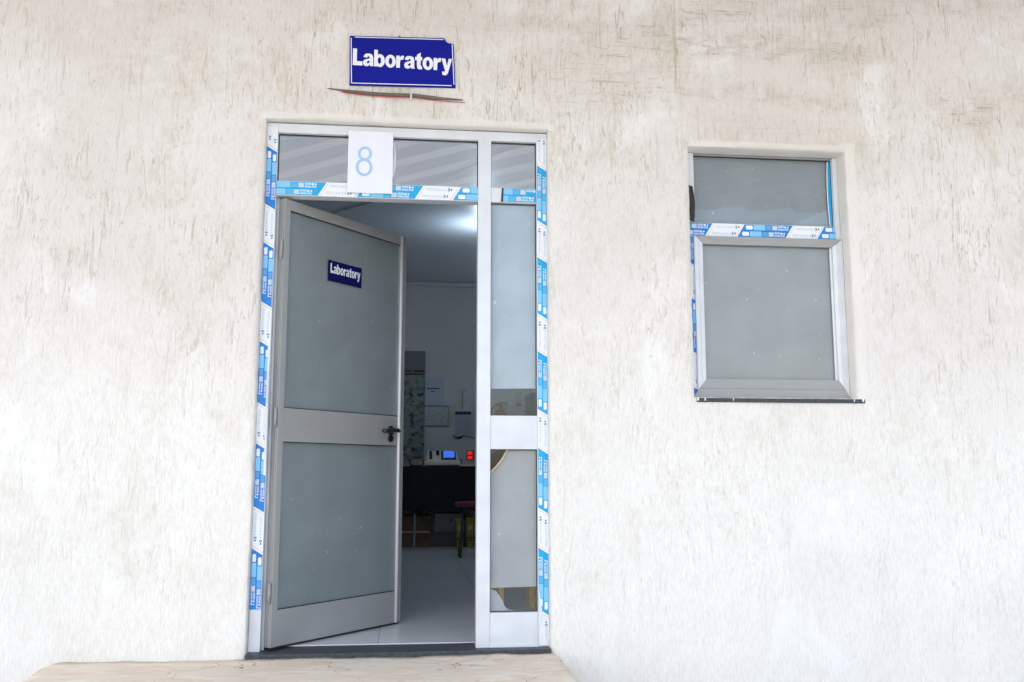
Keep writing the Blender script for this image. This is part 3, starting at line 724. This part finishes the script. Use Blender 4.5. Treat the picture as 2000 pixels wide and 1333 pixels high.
# handle: rose + lever + key rose
hd = MB()
def disc(b, x, z, r, y0, y1, mi=0, n=20):
    b.prism([(x+r*math.cos(2*math.pi*k/n), z+r*math.sin(2*math.pi*k/n)) for k in range(n)], y0, y1, mi)
disc(hd, .800, 1.016, .024, -.010, 0); hd.tube([(.800, -.008, 1.016), (.800, -.050, 1.016)], .0095, n=12)
ho = hd.build("handle", 'black', dr, bevel=.002, smooth=False)
lv = MB(); lv.tube([(.818, -.050, 1.013), (.800, -.052, 1.016), (.770, -.053, 1.014), (.725, -.050, 1.010), (.690, -.046, 1.010)], [.010, .0125, .0115, .0115, .010], n=14)
lv.build("lever", 'black', ho, smooth=True)
kr = MB(); disc(kr, .800, .974, .020, -.008, 0); kr.build("key_rose", 'chrome', ho, bevel=.002)
# hinges at the jamb
for z in (.25, 1.05, 1.85):
    q = MB().tube([(-.012, .006, z-.045), (-.012, .006, z+.045)], .007, n=12); q.build("hinge", 'shade_grey_alu', dr, smooth=True)
# plate on the glass
pl = MB().box((.312, .0080, 1.753), (.557, .0118, 1.858)).build("name_plate", 'sign_navy', dr)
vv, ff = heavy_text("Laboratory", .222, .064)
MB().add([(.324+x, .0076, 1.780+y) for x, y in vv], ff).build("lettering", 'sign_white', pl)

# ------------------------------------------------------------------ window
WY = .090
wn = empty("window", (2.52, WY, WZ0)); tag(wn, "small two part window set in the plaster, clear pane above a grey filmed sash", "window")
def wpart(name, boxes, m='alu', bevel=.0018, parent=None):
    b = MB()
    for a, c in boxes: b.box((a[0]-2.52, a[1]-WY, a[2]-WZ0), (c[0]-2.52, c[1]-WY, c[2]-WZ0))
    return b.build(name, m, parent or wn, bevel)
wj = wpart("jamb", [((2.106, WY, 1.152), (2.158, WY+.07, 2.418))])
wpart("jamb", [((2.903, WY, 1.152), (2.929, WY+.07, 2.418))])
wpart("head", [((2.158, WY+.012, 2.410), (2.903, WY+.07, 2.418))], 'shade_grey_alu')
wb = wpart("transom_bar", [((2.158, WY+.001, 1.980), (2.903, WY+.069, 2.050))])
wpart("sill_bar", [((2.158, WY+.02, 1.153), (2.903, WY+.069, 1.166))])
def wglass(name, x0, x1, z0, z1, m, y, parent=None):
    o = wpart(name, [((x0, y, z0), (x1, y+.004, z1))], m, 0, parent)
    t = .004
    wpart("gasket", [((x0, y-.005, z0), (x1, y, z0+t)), ((x0, y-.005, z1-t), (x1, y, z1)), ((x0, y-.005, z0+t), (x0+.003, y, z1-t)), ((x1-.003, y-.005, z0+t), (x1, y, z1-t))], 'gasket', 0, o)
    return o
ug = wglass("upper_pane", 2.158, 2.903, 2.050, 2.410, 'glass_dark', WY+.028)
wpart("backing_film", [((2.158, WY+.036, 2.050), (2.903, WY+.037, 2.410))], 'film_dirty', 0, ug)
q = MB(); q.prism([(2.640-2.52, 2.051-WZ0), (2.902-2.52, 2.051-WZ0), (2.902-2.52, 2.152-WZ0), (2.880-2.52, 2.145-WZ0)], .0345, .0352); q.build("painted_reflection", 'film_reflection', ug)  # added paler sheet imitating the lighter reflection low in the pane
q = MB(); vs = []
for i in range(13):
    z_ = 2.053+.352*i/12; vs += [(2.903-2.52, -.002+.026, z_-WZ0), (2.890-2.52-.006*math.sin(i/12*math.pi), .024, z_-WZ0), (2.884-2.52-.007*math.sin(i/12*math.pi), .022, z_-WZ0)]
q.add(vs, [(3*i, 3*i+3, 3*i+4, 3*i+1) for i in range(12)], 0).add(vs, [(3*i+1, 3*i+4, 3*i+5, 3*i+2) for i in range(12)], 1)
q.build("edge_tape", ['tape_cyan', 'tape_white'], ug)
# sash: mitred sloping profile, one part per side
sx0, sx1, sz0, sz1 = 2.146, 2.928, 1.158, 1.978
ix0, ix1, iz0, iz1 = 2.188, 2.874, 1.252, 1.936
yo, yi = WY-.020, WY-.006
def sashside(name, o0, o1, i0, i1, m='shade_grey_alu', yo=yo, yi=yi, ridge=.45):
    b = MB()
    def P(p, y): return (p[0]-2.52, y-WY, p[1]-WZ0)
    def mid(a, c, t): return (a[0]+(c[0]-a[0])*t, a[1]+(c[1]-a[1])*t)
    m0, m1 = mid(o0, i0, ridge), mid(o1, i1, ridge); n0, n1 = mid(o0, i0, ridge+.06), mid(o1, i1, ridge+.06)
    vs = [P(o0, WY+.01), P(o1, WY+.01), P(o0, yo+.003), P(o1, yo+.003), P(m0, yo), P(m1, yo), P(n0, yo-.003), P(n1, yo-.003), P(i0, yi-.010), P(i1, yi-.010), P(i0, WY+.016), P(i1, WY+.016)]
    b.add(vs, [(2*k, 2*k+1, 2*k+3, 2*k+2) for k in range(5)]+[(10, 11, 1, 0)]+[tuple(2*k for k in range(6)), tuple(2*k+1 for k in range(5, -1, -1))])
    return b.build(name, m, wn)
sashside("sash_bottom_rail", (sx0-.030, sz0), (sx1+.0, sz0), (ix0, iz0), (ix1, iz0), 'shade_grey_alu', yo-.006)
sashside("sash_top_rail", (sx0, sz1), (sx1, sz1), (ix0, iz1), (ix1, iz1), 'shade_grey_alu')
sashside("sash_stile", (sx0, sz0), (sx0, sz1), (ix0, iz0), (ix0, iz1), 'alu')
sashside("sash_stile", (sx1, sz0), (sx1, sz1), (ix1, iz0), (ix1, iz1), 'alu', ridge=.62)
lg = wglass("lower_pane", ix0-.004, ix1+.004, iz0-.004, iz1+.004, 'glass_clear', WY+.010)
wpart("backing_film", [((ix0-.004, WY+.017, iz0-.004), (ix1+.004, WY+.018, iz1+.004))], 'film_win', 0, lg)
wpart("edge_strip", [((ix1-.009, WY+.000, iz0), (ix1+.003, WY+.0049, iz1))], 'tape_white', 0, lg)
tape("protective_tape", wb, (2.112-2.52, -.0008, 1.981-WZ0), (1, 0, 0), (0, 0, 1), (0, -1, 0), .790, 2, .0335, .265, .425, 'tape_blue', .001)
tape("protective_tape", wj, (2.107-2.52, -.0006, 1.978-WZ0), (0, 0, -1), (1, 0, 0), (0, -1, 0), .815, 2, .0240, -.145, .45, 'tape_blue', .001)
q = MB(); vs = []
for i in range(13):
    t = i/12; z_ = 2.235-.185*t; vs += [(2.100-2.52, -.05+.002*random.random(), z_-WZ0), (2.146-2.52+.008*math.sin(t*2.6)+.003*random.random(), -.012, z_-WZ0), (2.146-2.52+.008*math.sin(t*2.6), .01, z_-WZ0)]
q.add(vs, [(3*i+j, 3*i+3+j, 3*i+4+j, 3*i+1+j) for i in range(12) for j in range(2)]); q.build("foam_filler", 'foam', wn, smooth=True)
# dark stone sill strip with paint splashes
sill = MB().box((2.112-2.52, -WY-.010, 1.131-WZ0), (2.965-2.52, -.004, 1.1505-WZ0)).build("stone_sill", 'granite', wn, bevel=.002)
b = MB()
for x_, w_ in ((2.112, .008), (2.148, .006), (2.29, .004), (2.905, .005), (2.948, .009)):
    b.prism([(x_-2.52, 1.139-WZ0), (x_+w_-2.52, 1.137-WZ0), (x_+w_*1.1-2.52, 1.151-WZ0), (x_+.001-2.52, 1.152-WZ0)], -WY-.0125, -WY-.009)
b.build("paint_splash", 'sign_white', sill)

# ------------------------------------------------------------------ signs and papers on the front
sg = empty("laboratory_sign", (.668, -.004, 2.79)); sg.rotation_euler = (0, R_(-.2), 0)
tag(sg, "blue plate reading Laboratory in white letters, fixed to the plaster above the doorway", "sign")
def sgp(x, z): return (x-.668, z-2.79)
plate = MB().prism([sgp(.413, 2.911), sgp(.875, 2.922), sgp(.884, 2.905), sgp(.893, 2.898), sgp(.921, 2.893), sgp(.932, 2.666), sgp(.417, 2.657)], -.005, .002).build("plate", 'sign_blue', sg, bevel=.0008)
b = MB()
def line(p, q_, t, y=-.0056):
    p, q_ = Vector((p[0], 0, p[1])), Vector((q_[0], 0, q_[1])); d = (q_-p).normalized(); nn = Vector((-d.z, 0, d.x))*t/2
    b.add([(c.x-.668, y, c.z-2.79) for c in (p-nn, q_-nn, q_+nn, p+nn)], [(0, 1, 2, 3)])
line((.438, 2.905), (.872, 2.914), .004); line((.420, 2.900), (.426, 2.668), .004); line((.424, 2.668), (.912, 2.676), .004); line((.914, 2.890), (.924, 2.682), .004)
b.build("border_line", 'sign_white', plate)
vv, ff = heavy_text("Laboratory", .484, .110)
MB().add([(.430-.668+x, -.0060, 2.732-2.79+y-.018*x+.004) for x, y in vv], ff).build("lettering", 'sign_white', plate)
b = MB(); b.tube([(.655-.668, -.010, 2.917-2.79), (.659-.668, .004, 2.917-2.79)], .0035, n=8); b.build("nail", 'chrome', sg)
b = MB(); b.tube([(.433-.668, -.009, 2.900-2.79), (.433-.668, .004, 2.900-2.79)], .003, n=8); b.build("nail", 'chrome', sg)

pp = empty("number_paper", (.522, FY-.003, 2.28)); tag(pp, "white sheet with a pale blue figure 8 stuck across the transom bar", "paper notice")
def sheet_y(x, z):
    u, v = (x-.416)/.216, (z-2.131)/.312
    return -.004-.0022*math.sin(u*9+v*3)-.0015*math.sin(v*14)-.003*(v < .2)*(1-v*5)
b = MB(); vs = []; nx, nz_ = 24, 32
for j in range(nz_+1):
    for i in range(nx+1):
        u = i/nx; v = j/nz_
        x = .416+.216*u; z = 2.131+.312*v
        y = sheet_y(x, z)
        vs.append((x-.522, y, z-2.28))
b.add(vs, [(j*(nx+1)+i, j*(nx+1)+i+1, (j+1)*(nx+1)+i+1, (j+1)*(nx+1)+i) for j in range(nz_) for i in range(nx)])
b.build("sheet", 'paper', pp, smooth=True)
b = MB()
def ring(cx, cz, rx, rz, t, y=-.0098, n=40):
    vs = []
    for k in range(n):
        a = 2*math.pi*k/n; vs += [(px_, sheet_y(px_+.522, pz_+2.28)-.0007, pz_) for px_, pz_ in ((cx+rx*math.cos(a), cz+rz*math.sin(a)), (cx+(rx-t)*math.cos(a), cz+(rz-t)*math.sin(a)))]
    b.add(vs, [(2*k, (2*k+2) % (2*n), (2*k+3) % (2*n), 2*k+1) for k in range(n)])
ring(.497-.522, 2.330-2.28, .034, .0365, .0125); ring(.494-.522, 2.2615-2.28, .040, .0445, .0130)
b.build("figure_eight", 'print_blue', pp)

# cable run under the sign
cb = empty("wall_cable", (.65, -.006, 2.61)); tag(cb, "sagging dark grey cable with a thin red wire clipped to the plaster under the sign", "cable")
def cpts(dz, n=26, x0=.30, x1=.985):
    out = []
    for i in range(n):
        t = i/(n-1); x = x0+(x1-x0)*t
        z = 2.639-.030*t-.010*math.sin(math.pi*min(t/.62, 1))*(1 if t < .62 else 0) - (.004*math.sin((t-.62)/.38*math.pi) if t > .62 else 0)
        out.append((x-.65, .002 if 0 < i < n-1 else .012, z+dz-2.61))
    return out
c1 = cpts(0); rs = [.002+.0072*min(1, 4*t, 4*(1-t)) for t in [i/25 for i in range(26)]]
MB().tube(c1, rs, n=10).build("grey_cable", 'grey_cable', cb, smooth=True)
MB().tube([(x, y-.004, z-.010-.004*i/25) for i, (x, y, z) in enumerate(c1)][3:], .0022, n=8).build("red_wire", 'red', cb, smooth=True)
MB().tube([(.715-.65, -.010, .016), (.716-.65, -.013, .0), (.714-.65, -.008, -.020)], .0045, n=8).build("clip", 'white_plastic', cb, smooth=True)

# ------------------------------------------------------------------ inside the room
def T(name, label, cat, loc, group=None): return tag(empty(name, loc), label, cat, group)
def LB(b, o, a, c, mi=0):
    l = o.location; b.box((a[0]-l.x, a[1]-l.y, a[2]-l.z), (c[0]-l.x, c[1]-l.y, c[2]-l.z), mi); return b
BY = 5.72                                   # bench front
bz = A(785, 911, y=BY).z
bench = T("workbench", "long laboratory bench hung with a black cloth at the back of the room", "workbench", (1.2, BY+.35, 0))
x0b, x1b = -.6, 3.2
b = MB(); LB(b, bench, (x0b, BY, bz-.03), (x1b, RY1-.02, bz)); b.build("bench_top", 'cloth', bench, bevel=.004)
b = MB(); vs = []; k = 90; zb = A(800, 1000, y=BY).z
for i in range(k+1):
    x = x0b+(x1b-x0b)*i/k; yv = BY-.006-.008*math.sin(i*.9)-.006*math.sin(i*2.3)
    vs += [(x-1.2, yv-BY-.35, bz-.004), (x-1.2, yv-.012-BY-.35, zb+.006*math.sin(i*.7))]
b.add(vs, [(2*i, 2*i+2, 2*i+3, 2*i+1) for i in range(k)]); b.build("cloth_skirt", 'cloth', bench, smooth=True)
pxl = A(810, 1003, y=BY+.02).x
for xx in (pxl, 2.0, 3.1, -.5):
    for yy in (BY+.02, RY1-.08):
        b = MB(); LB(b, bench, (xx-.009, yy, 0), (xx+.009, yy+.018, bz-.031)); b.build("leg", 'white_card', bench)

an = T("analyser", "cream bench analyser with a lit blue screen on the black bench", "analyser", (A(866, 912, y=BY+.1).x, BY+.1, bz))
ax0, ax1 = A(829, 900, y=BY+.1).x-an.location.x, A(900, 900, y=BY+.1).x-an.location.x
hgt_ = A(870, 880, y=BY+.25).z-bz
b = MB()
zf = .055
sec = lambda x, s: [(x, 0, .014), (x, 0, zf), (x+s*.02, .06, zf+.01), (x+s*.04, .19, hgt_), (x+s*.04, .30, hgt_), (x, .32, .014)]
L0 = sec(ax0, 1); R0 = sec(ax1, -1)
b.add(L0+R0, [tuple(range(6)), tuple(range(11, 5, -1))]+[(i, i+6, (i+1) % 6+6, (i+1) % 6) for i in range(6)])
b.build("housing", 'cream', an, bevel=.006)
slope = (hgt_-zf-.01)/.13
def onslope(x, y, up_=.002): return (x, y, zf+.01+(y-.06)*slope+up_)
ln = ax1-ax0
def slopequad(u0, u1, v0, v1, up_): return [onslope(ax0+ln*u0, v0, up_), onslope(ax0+ln*u1, v0, up_), onslope(ax0+ln*u1, v1, up_), onslope(ax0+ln*u0, v1, up_)]
MB().add(slopequad(.47, .88, .064, .182, .002), [(0, 1, 2, 3)]).build("screen_surround", 'darkgrey', an)
MB().add(slopequad(.53, .84, .090, .176, .004), [(0, 1, 2, 3)]).build("screen", 'screen', an)
b = MB(); b.add(slopequad(.14, .22, .07, .18, .004), [(0, 1, 2, 3)]).add(slopequad(.33, .42, .12, .185, .004), [(0, 1, 2, 3)]); b.build("sample_port", 'black', an)
b = MB().box((ax0+.01, .004, 0), (ax1-.01, .31, .0135)); b.build("foot", 'black', an)

bx_ = T("black_case", "small black case with a white label left of the analyser", "case", (A(814, 912, y=BY+.08).x, BY+.08, bz))
w_ = (A(828, 900, y=BY+.08).x-A(801, 900, y=BY+.08).x)/2
MB().box((-w_, 0, 0), (w_, .14, .085)).build("body", 'black', bx_, bevel=.012); MB().box((w_*.35, -.003, .012), (w_*.75, -.0005, .055)).build("label_patch", 'white_card', bx_)
q = MB().lathe((0, .07, .086), [(.035, 0), (.045, .02), (.04, .05), (.012, .062)]); q.build("dome", 'teal', bx_, smooth=True)
pb = T("paper_stack", "short stack of white papers at the left end of the bench top", "papers", (A(787, 908, y=BY+.06).x, BY+.06, bz))
for i in range(4): MB().box((-.10+.004*i, 0, .012*i), (.055+.002*(i % 2), .2, .012*i+.011)).build("sheaf", 'white_card', pb)

me_ = T("digital_meter", "small meter with two red glowing readouts on a stand by the mullion", "meter", (A(918, 908, y=BY+.06).x, BY+.06, bz))
zt_, zb_ = A(918, 880, y=BY+.06).z-bz, A(918, 899, y=BY+.06).z-bz
hw = .040
MB().box((-hw, .01, zb_), (hw, .05, zt_)).build("display_case", 'black', me_, bevel=.003)
for k, (a_, c_) in enumerate(((.56, .88), (.12, .42))):
    b = MB(); h_ = zt_-zb_; z0, z1 = zb_+h_*a_, zb_+h_*c_
    for j in range(2):
        xx = -.026+.028*j; t = .005
        for s1 in ((xx, z0, xx+.022, z0+t), (xx, z1-t, xx+.022, z1), (xx, (z0+z1)/2-t/2, xx+.022, (z0+z1)/2+t/2), (xx, z0+t, xx+t, z1-t), (xx+.022-t, z0+t, xx+.022, z1-t)):
            b.box((s1[0], .0075, s1[1]), (s1[2], .0095, s1[3]))
    b.build("red_readout", 'led', me_)
b = MB().tube([(-.008, .03, .02), (-.008, .03, zb_)], .003).tube([(.008, .03, .02), (.008, .03, zb_)], .003); b.build("stand", 'white_plastic', me_)
MB().box((-.11, -.03, 0.0), (.10, .12, .02)).build("tray", 'white_plastic', me_, bevel=.003)

rk = T("tube_rack", "low teal rack of sample tubes behind the analyser", "rack", (A(880, 880, y=RY1-.22).x, RY1-.22, bz))
b = MB().box((-.13, -.02, 0), (.13, .04, .012)).box((-.13, -.02, .075), (.13, .04, .085)).box((-.13, -.02, .012), (-.122, .04, .075)).box((.122, -.02, .012), (.13, .04, .075)); b.build("rack_frame", 'teal', rk)
for i in range(8): MB().tube([(-.105+.03*i, .01, .013), (-.105+.03*i, .01, .135+.008*(i % 3))], .0075, n=8).build("tube", 'tape_grey' if i % 2 else 'teal', rk, smooth=True)
bt = T("bottle", "clear reagent bottle standing behind the analyser", "bottle", (A(845, 900, y=RY1-.3).x, RY1-.3, bz))
MB().lathe((0, 0, 0), [(.034, 0), (.036, .02), (.036, .11), (.014, .15), (.014, .17)]).build("body", 'glass_clear', bt, smooth=True); MB().lathe((0, 0, .17), [(.017, 0), (.017, .02)]).build("cap", 'teal', bt, smooth=True)

def sheet(name, label, cat, p0, p1, m, y=RY1-.012, th=.003, group=None):
    a, c = A(*p0, y=y), A(*p1, y=y); cx, cz_ = (a.x+c.x)/2, (a.z+c.z)/2
    o = T(name, label, cat, (cx, y, cz_), group)
    MB().box((-abs(c.x-a.x)/2, 0, -abs(a.z-c.z)/2), (abs(c.x-a.x)/2, th, abs(a.z-c.z)/2)).build("sheet", m, o)
    return o, abs(c.x-a.x)/2, abs(a.z-c.z)/2
po, hw_, hh = sheet("wall_chart", "tall grey green chart of dark drawings on the back wall above the bench", "wall chart", (752, 685), (828, 908), 'poster')
b = MB(); b.box((-hw_, -.001, hh*.58), (hw_, -.0004, hh*.99)); b.build("heading_block", 'cab', po)
b = MB(); b.box((-hw_*.9, -.0016, hh*.63), (hw_*.35, -.0010, hh*.655)); b.box((-hw_*.9, -.0016, hh*.57), (hw_*.95, -.0010, hh*.60)); b.box((hw_*.45, -.0016, hh*.62), (hw_*.98, -.0010, hh*.66)); b.build("heading_line", 'black', po)
rr = random.Random(11)
no, hw_, hh = sheet("wall_notice", "pale blue notice with a dark heading line, uppermost beside the tall chart", "notice", (829, 738), (863, 791), 'notice_blue', group="notices on the back wall")
MB().box((-hw_*.7, -.001, hh*.15), (hw_*.75, -.0004, hh*.24)).box((-hw_*.25, -.001, -.06*hh), (hw_*.15, -.0004, .02*hh)).build("heading_line", 'black', no)
no, hw_, hh = sheet("wall_notice", "wide framed notice with a small diagram, below the pale blue notice", "notice", (828, 793), (876, 833), 'notice_pale', y=RY1-.02, group="notices on the back wall")
b = MB(); t = .008
for a, c in (((-hw_, -hh), (hw_, -hh+t)), ((-hw_, hh-t), (hw_, hh)), ((-hw_, -hh+t), (-hw_+t, hh-t)), ((hw_-t, -hh+t), (hw_, hh-t))): b.box((a[0], -.004, a[1]), (c[0], 0, c[1]))
b.build("frame_edge", 'cab', no)
no, hw_, hh = sheet("wall_notice", "pinkish grey notice with a navy heading bar, next to the mullion", "notice", (889, 804), (920, 852), 'notice_pink', group="notices on the back wall")
MB().box((-hw_, -.001, hh*.74), (hw_, -.0004, hh)).build("heading_bar", 'navy', no)
b = MB()
for i in range(9): b.box((-hw_*.8, -.001, hh*(.5-.15*i)), (hw_*(.8-.3*rr.random()), -.0005, hh*(.5-.15*i)+.008))
b.build("text_lines", 'tape_ink', no)
no, hw_, hh = sheet("wall_notice", "small green headed notice seen through the clear strip of the side light", "notice", (1008, 766), (1018, 800), 'notice_pale', group="notices on the back wall")
MB().box((-hw_*1.0, -.001, -.6*hh), (hw_, -.0004, -.3*hh)).build("heading_bar", 'teal', no)

lpos = A(944, 492, z=CZ-.26)
lm = T("unseen_glow_lamp", "small unseen bulb behind the mullion, added as the source of the pale blue ceiling glow", "lamp", (lpos.x, lpos.y, CZ))  # added out of sight to make the ceiling glow; no lamp is seen
MB().lathe((0, 0, -.045), [(.022, 0), (.03, .01), (.045, .04), (.045, .045)]).build("base", 'white_plastic', lm, smooth=True)
M['bulb'] = mat("lit_bulb", (.8, .8, .8), emit=(.72, .86, 1.0), estr=60)
MB().tube([(0, 0, -.046), (0, 0, -.20)], .004, n=8).build("cord", 'white_plastic', lm, smooth=True)
MB().lathe((0, 0, -.30), [(.008, 0), (.028, .012), (.038, .035), (.036, .06), (.024, .085), (.018, .104)]).build("bulb", 'bulb', lm, smooth=True)

# slim tap pipe on the back wall
tp = T("tap_pipe", "thin brownish pipe with a spread head on the back wall above the navy headed notice", "pipe", (A(903, 780, y=RY1-.03).x, RY1-.03, A(903, 780, y=RY1).z))
b = MB().tube([(0, 0, -.12), (0, 0, .06), (.01, -.01, .10), (.04, -.02, .125)], .008, n=8).tube([(0, 0, .06), (-.03, -.02, .10), (-.05, -.02, .098)], .005, n=8).tube([(-.03, 0, -.02), (.03, -.01, -.015)], .006, n=8); b.build("pipe", 'tan', tp, smooth=True)
hk = T("hanging_cable", "loose black cable lying against the wall below the navy headed notice", "cable", (A(893, 855, y=RY1-.02).x, RY1-.02, A(893, 855, y=RY1).z))
MB().tube([(-.06, 0, .03), (-.03, -.01, .005), (0, -.015, -.004), (.04, -.012, .0), (.07, -.008, .02), (.12, -.005, .012), (.20, 0, -.01)], [.004, .006, .012, .012, .005, .004, .004], n=8).build("cable", 'black', hk, smooth=True)

# below the bench
cbx = T("cardboard_box", "brown cardboard box under the left of the bench", "box", (A(815, 1060, y=BY+.25).x, BY+.25, 0))
zt = A(815, 1008, y=BY+.2).z
MB().box((-.22, -.02, 0), (.135, .3, zt)).build("carton", 'card', cbx, bevel=.004); MB().box((-.22, -.021, zt*.45), (.135, -.0202, zt*.52)).build("packing_tape", 'tan', cbx)
wc = T("white_carton", "white carton standing on a black crate under the bench", "box", (A(872, 1050, y=BY+.3).x, BY+.3, A(872, 1040, y=BY+.3).z))
MB().box((-.13, 0, 0), (.16, .25, A(872, 1003, y=BY+.3).z-wc.location.z)).build("carton", 'white_card', wc, bevel=.003)
MB().box((.04, -.002, .12), (.06, -.0003, .14)).build("blue_mark", 'navy', wc)
kr_ = T("black_crate", "low black crate beneath the white carton under the bench", "crate", (wc.location.x, BY+.3, 0))
zc = wc.location.z-.003
b = MB().box((-.2, -.02, 0), (.2, .28, .02)).box((-.2, -.02, .02), (.2, -.005, zc)).box((-.2, .265, .02), (.2, .28, zc)).box((-.2, -.005, .02), (-.185, .265, zc)).box((.185, -.005, .02), (.2, .265, zc)).box((-.185, -.005, zc-.012), (.185, .265, zc-.004)); b.build("crate_body", 'darkgrey', kr_)
def bin_(px, label, dy):
    c = A(px, 1068, y=BY+.0+dy); o = T("waste_bin", label, "bin", (c.x, BY+dy, 0), "yellow bins under the bench"); h_ = .30
    b = MB(); n4 = [(1, 1), (-1, 1), (-1, -1), (1, -1)]
    ring_ = lambda r, z: [(sx*r*.52, sy*r*.8, z) for sx, sy in n4]
    vs = ring_(.056, 0)+ring_(.082, h_)+ring_(.092, h_)+ring_(.092, h_+.018)+ring_(.078, h_+.018)+ring_(.052, .01)
    fs = [(3, 2, 1, 0)]+[(k*4+i, k*4+(i+1) % 4, k*4+4+(i+1) % 4, k*4+4+i) for k in range(5) for i in range(4)]+[(20, 21, 22, 23)]
    b.add(vs, fs); b.build("bin_body", 'yellow', o, bevel=.004); MB().box((-.02, -.070, .19), (.02, -.058, .24)).build("label_patch", 'tan', o)
bin_(898, "yellow plastic bin under the bench, left of the stool leg", -.06); bin_(917, "yellow plastic bin under the bench, partly behind the stool leg by the mullion", .10)
SY = 4.72
st = T("stool", "round stool with maroon seat and dark legs in front of the yellow bins", "stool", (A(921, 1087, z=0).x, SY, 0))
hs = A(921, 980, y=SY).z
MB().lathe((0, 0, hs-.05), [(.15, 0), (.165, .01), (.165, .04), (.15, .05)], n=32).build("seat", 'maroon', st, smooth=True)
for k in range(4):
    a = R_(225+90*k); b = MB().tube([(.11*math.cos(a), .11*math.sin(a), hs-.05), (.17*math.cos(a), .17*math.sin(a), 0)], .011, n=8); b.build("leg", 'darkgrey', st, smooth=True)
b = MB().tube([(.145*math.cos(R_(15*k)), .145*math.sin(R_(15*k)), .17) for k in range(25)], .006, n=6); b.build("foot_ring", 'darkgrey', st, smooth=True)

# behind the side light
EY = RY1-.10
fe = T("fire_extinguisher", "reddish fire extinguisher hung on the back wall, top seen through the clear strip", "extinguisher", (A(978, 812, y=EY).x, EY, A(978, 812, y=EY).z-.30))
MB().lathe((0, 0, 0), [(.075, 0), (.08, .02), (.08, .30), (.065, .345), (.03, .375), (.022, .395)], n=28).build("cylinder", 'ext', fe, smooth=True)
b = MB().tube([(0, 0, .39), (0, 0, .425)], .018).box((-.02, -.012, .42), (.085, .012, .432)).box((-.02, -.012, .445), (.075, .012, .455)); b.build("valve", 'darkgrey', fe)
MB().tube([(-.01, 0, .43), (-.06, 0, .425), (-.105, 0, .38), (-.11, 0, .30), (-.10, 0, .20)], .010, n=8).build("hose", 'black', fe, smooth=True)
cbn = T("storage_cabinet", "tall blue grey cabinet at the right end of the bench, seen through the clear strip", "cabinet", (A(1046, 800, y=5.6).x+.2, 5.6, 0))
zt = A(1040, 762, y=5.3).z
MB().box((-.25, 0, 0), (.35, .5, zt)).build("cabinet_body", 'cab', cbn, bevel=.004); MB().box((-.24, -.018, .02), (.045, -.001, zt-.02)).build("cabinet_door", 'cab', cbn, bevel=.003); MB().box((.055, -.018, .02), (.34, -.001, zt-.02)).build("cabinet_door", 'cab', cbn, bevel=.003)
CYc = 1.25
xa, xb = A(979, 1170, y=CYc).x, A(1040, 1170, y=CYc).x
chx = T("chair", "chair with yellow wooden legs and dark rounded back close behind the side light", "chair", ((xa+xb)/2, CYc, 0))
hwc = (xb-xa)/2
for sx in (-1, 1):
    MB().box((sx*hwc-.016, -.012, 0), (sx*hwc+.016, .02, .44)).build("leg", 'wood', chx, bevel=.004)
    MB().box((sx*(hwc+.02)-.016, .36, 0), (sx*(hwc+.02)+.016, .39, .42)).build("leg", 'wood', chx, bevel=.004)
MB().box((-hwc-.07, -.03, .44), (hwc+.07, .40, .49)).build("seat", 'darkgrey', chx, bevel=.015)
b = MB(); zc0 = A(970, 905, y=CYc+.3).z; pts = [(-.17, .62)]+[(-.17+.20*(1-math.cos(a)), zc0+.10*math.sin(a)) for a in [math.pi/12*k for k in range(0, 13)]]+[(.23, .62)]
b.prism(pts, .30, .335); b.build("backrest", 'black', chx, bevel=.008)
for sx in (-.1, .1): MB().box((sx, .336, .44), (sx+.02, .352, zc0)).build("back_post", 'wood', chx)
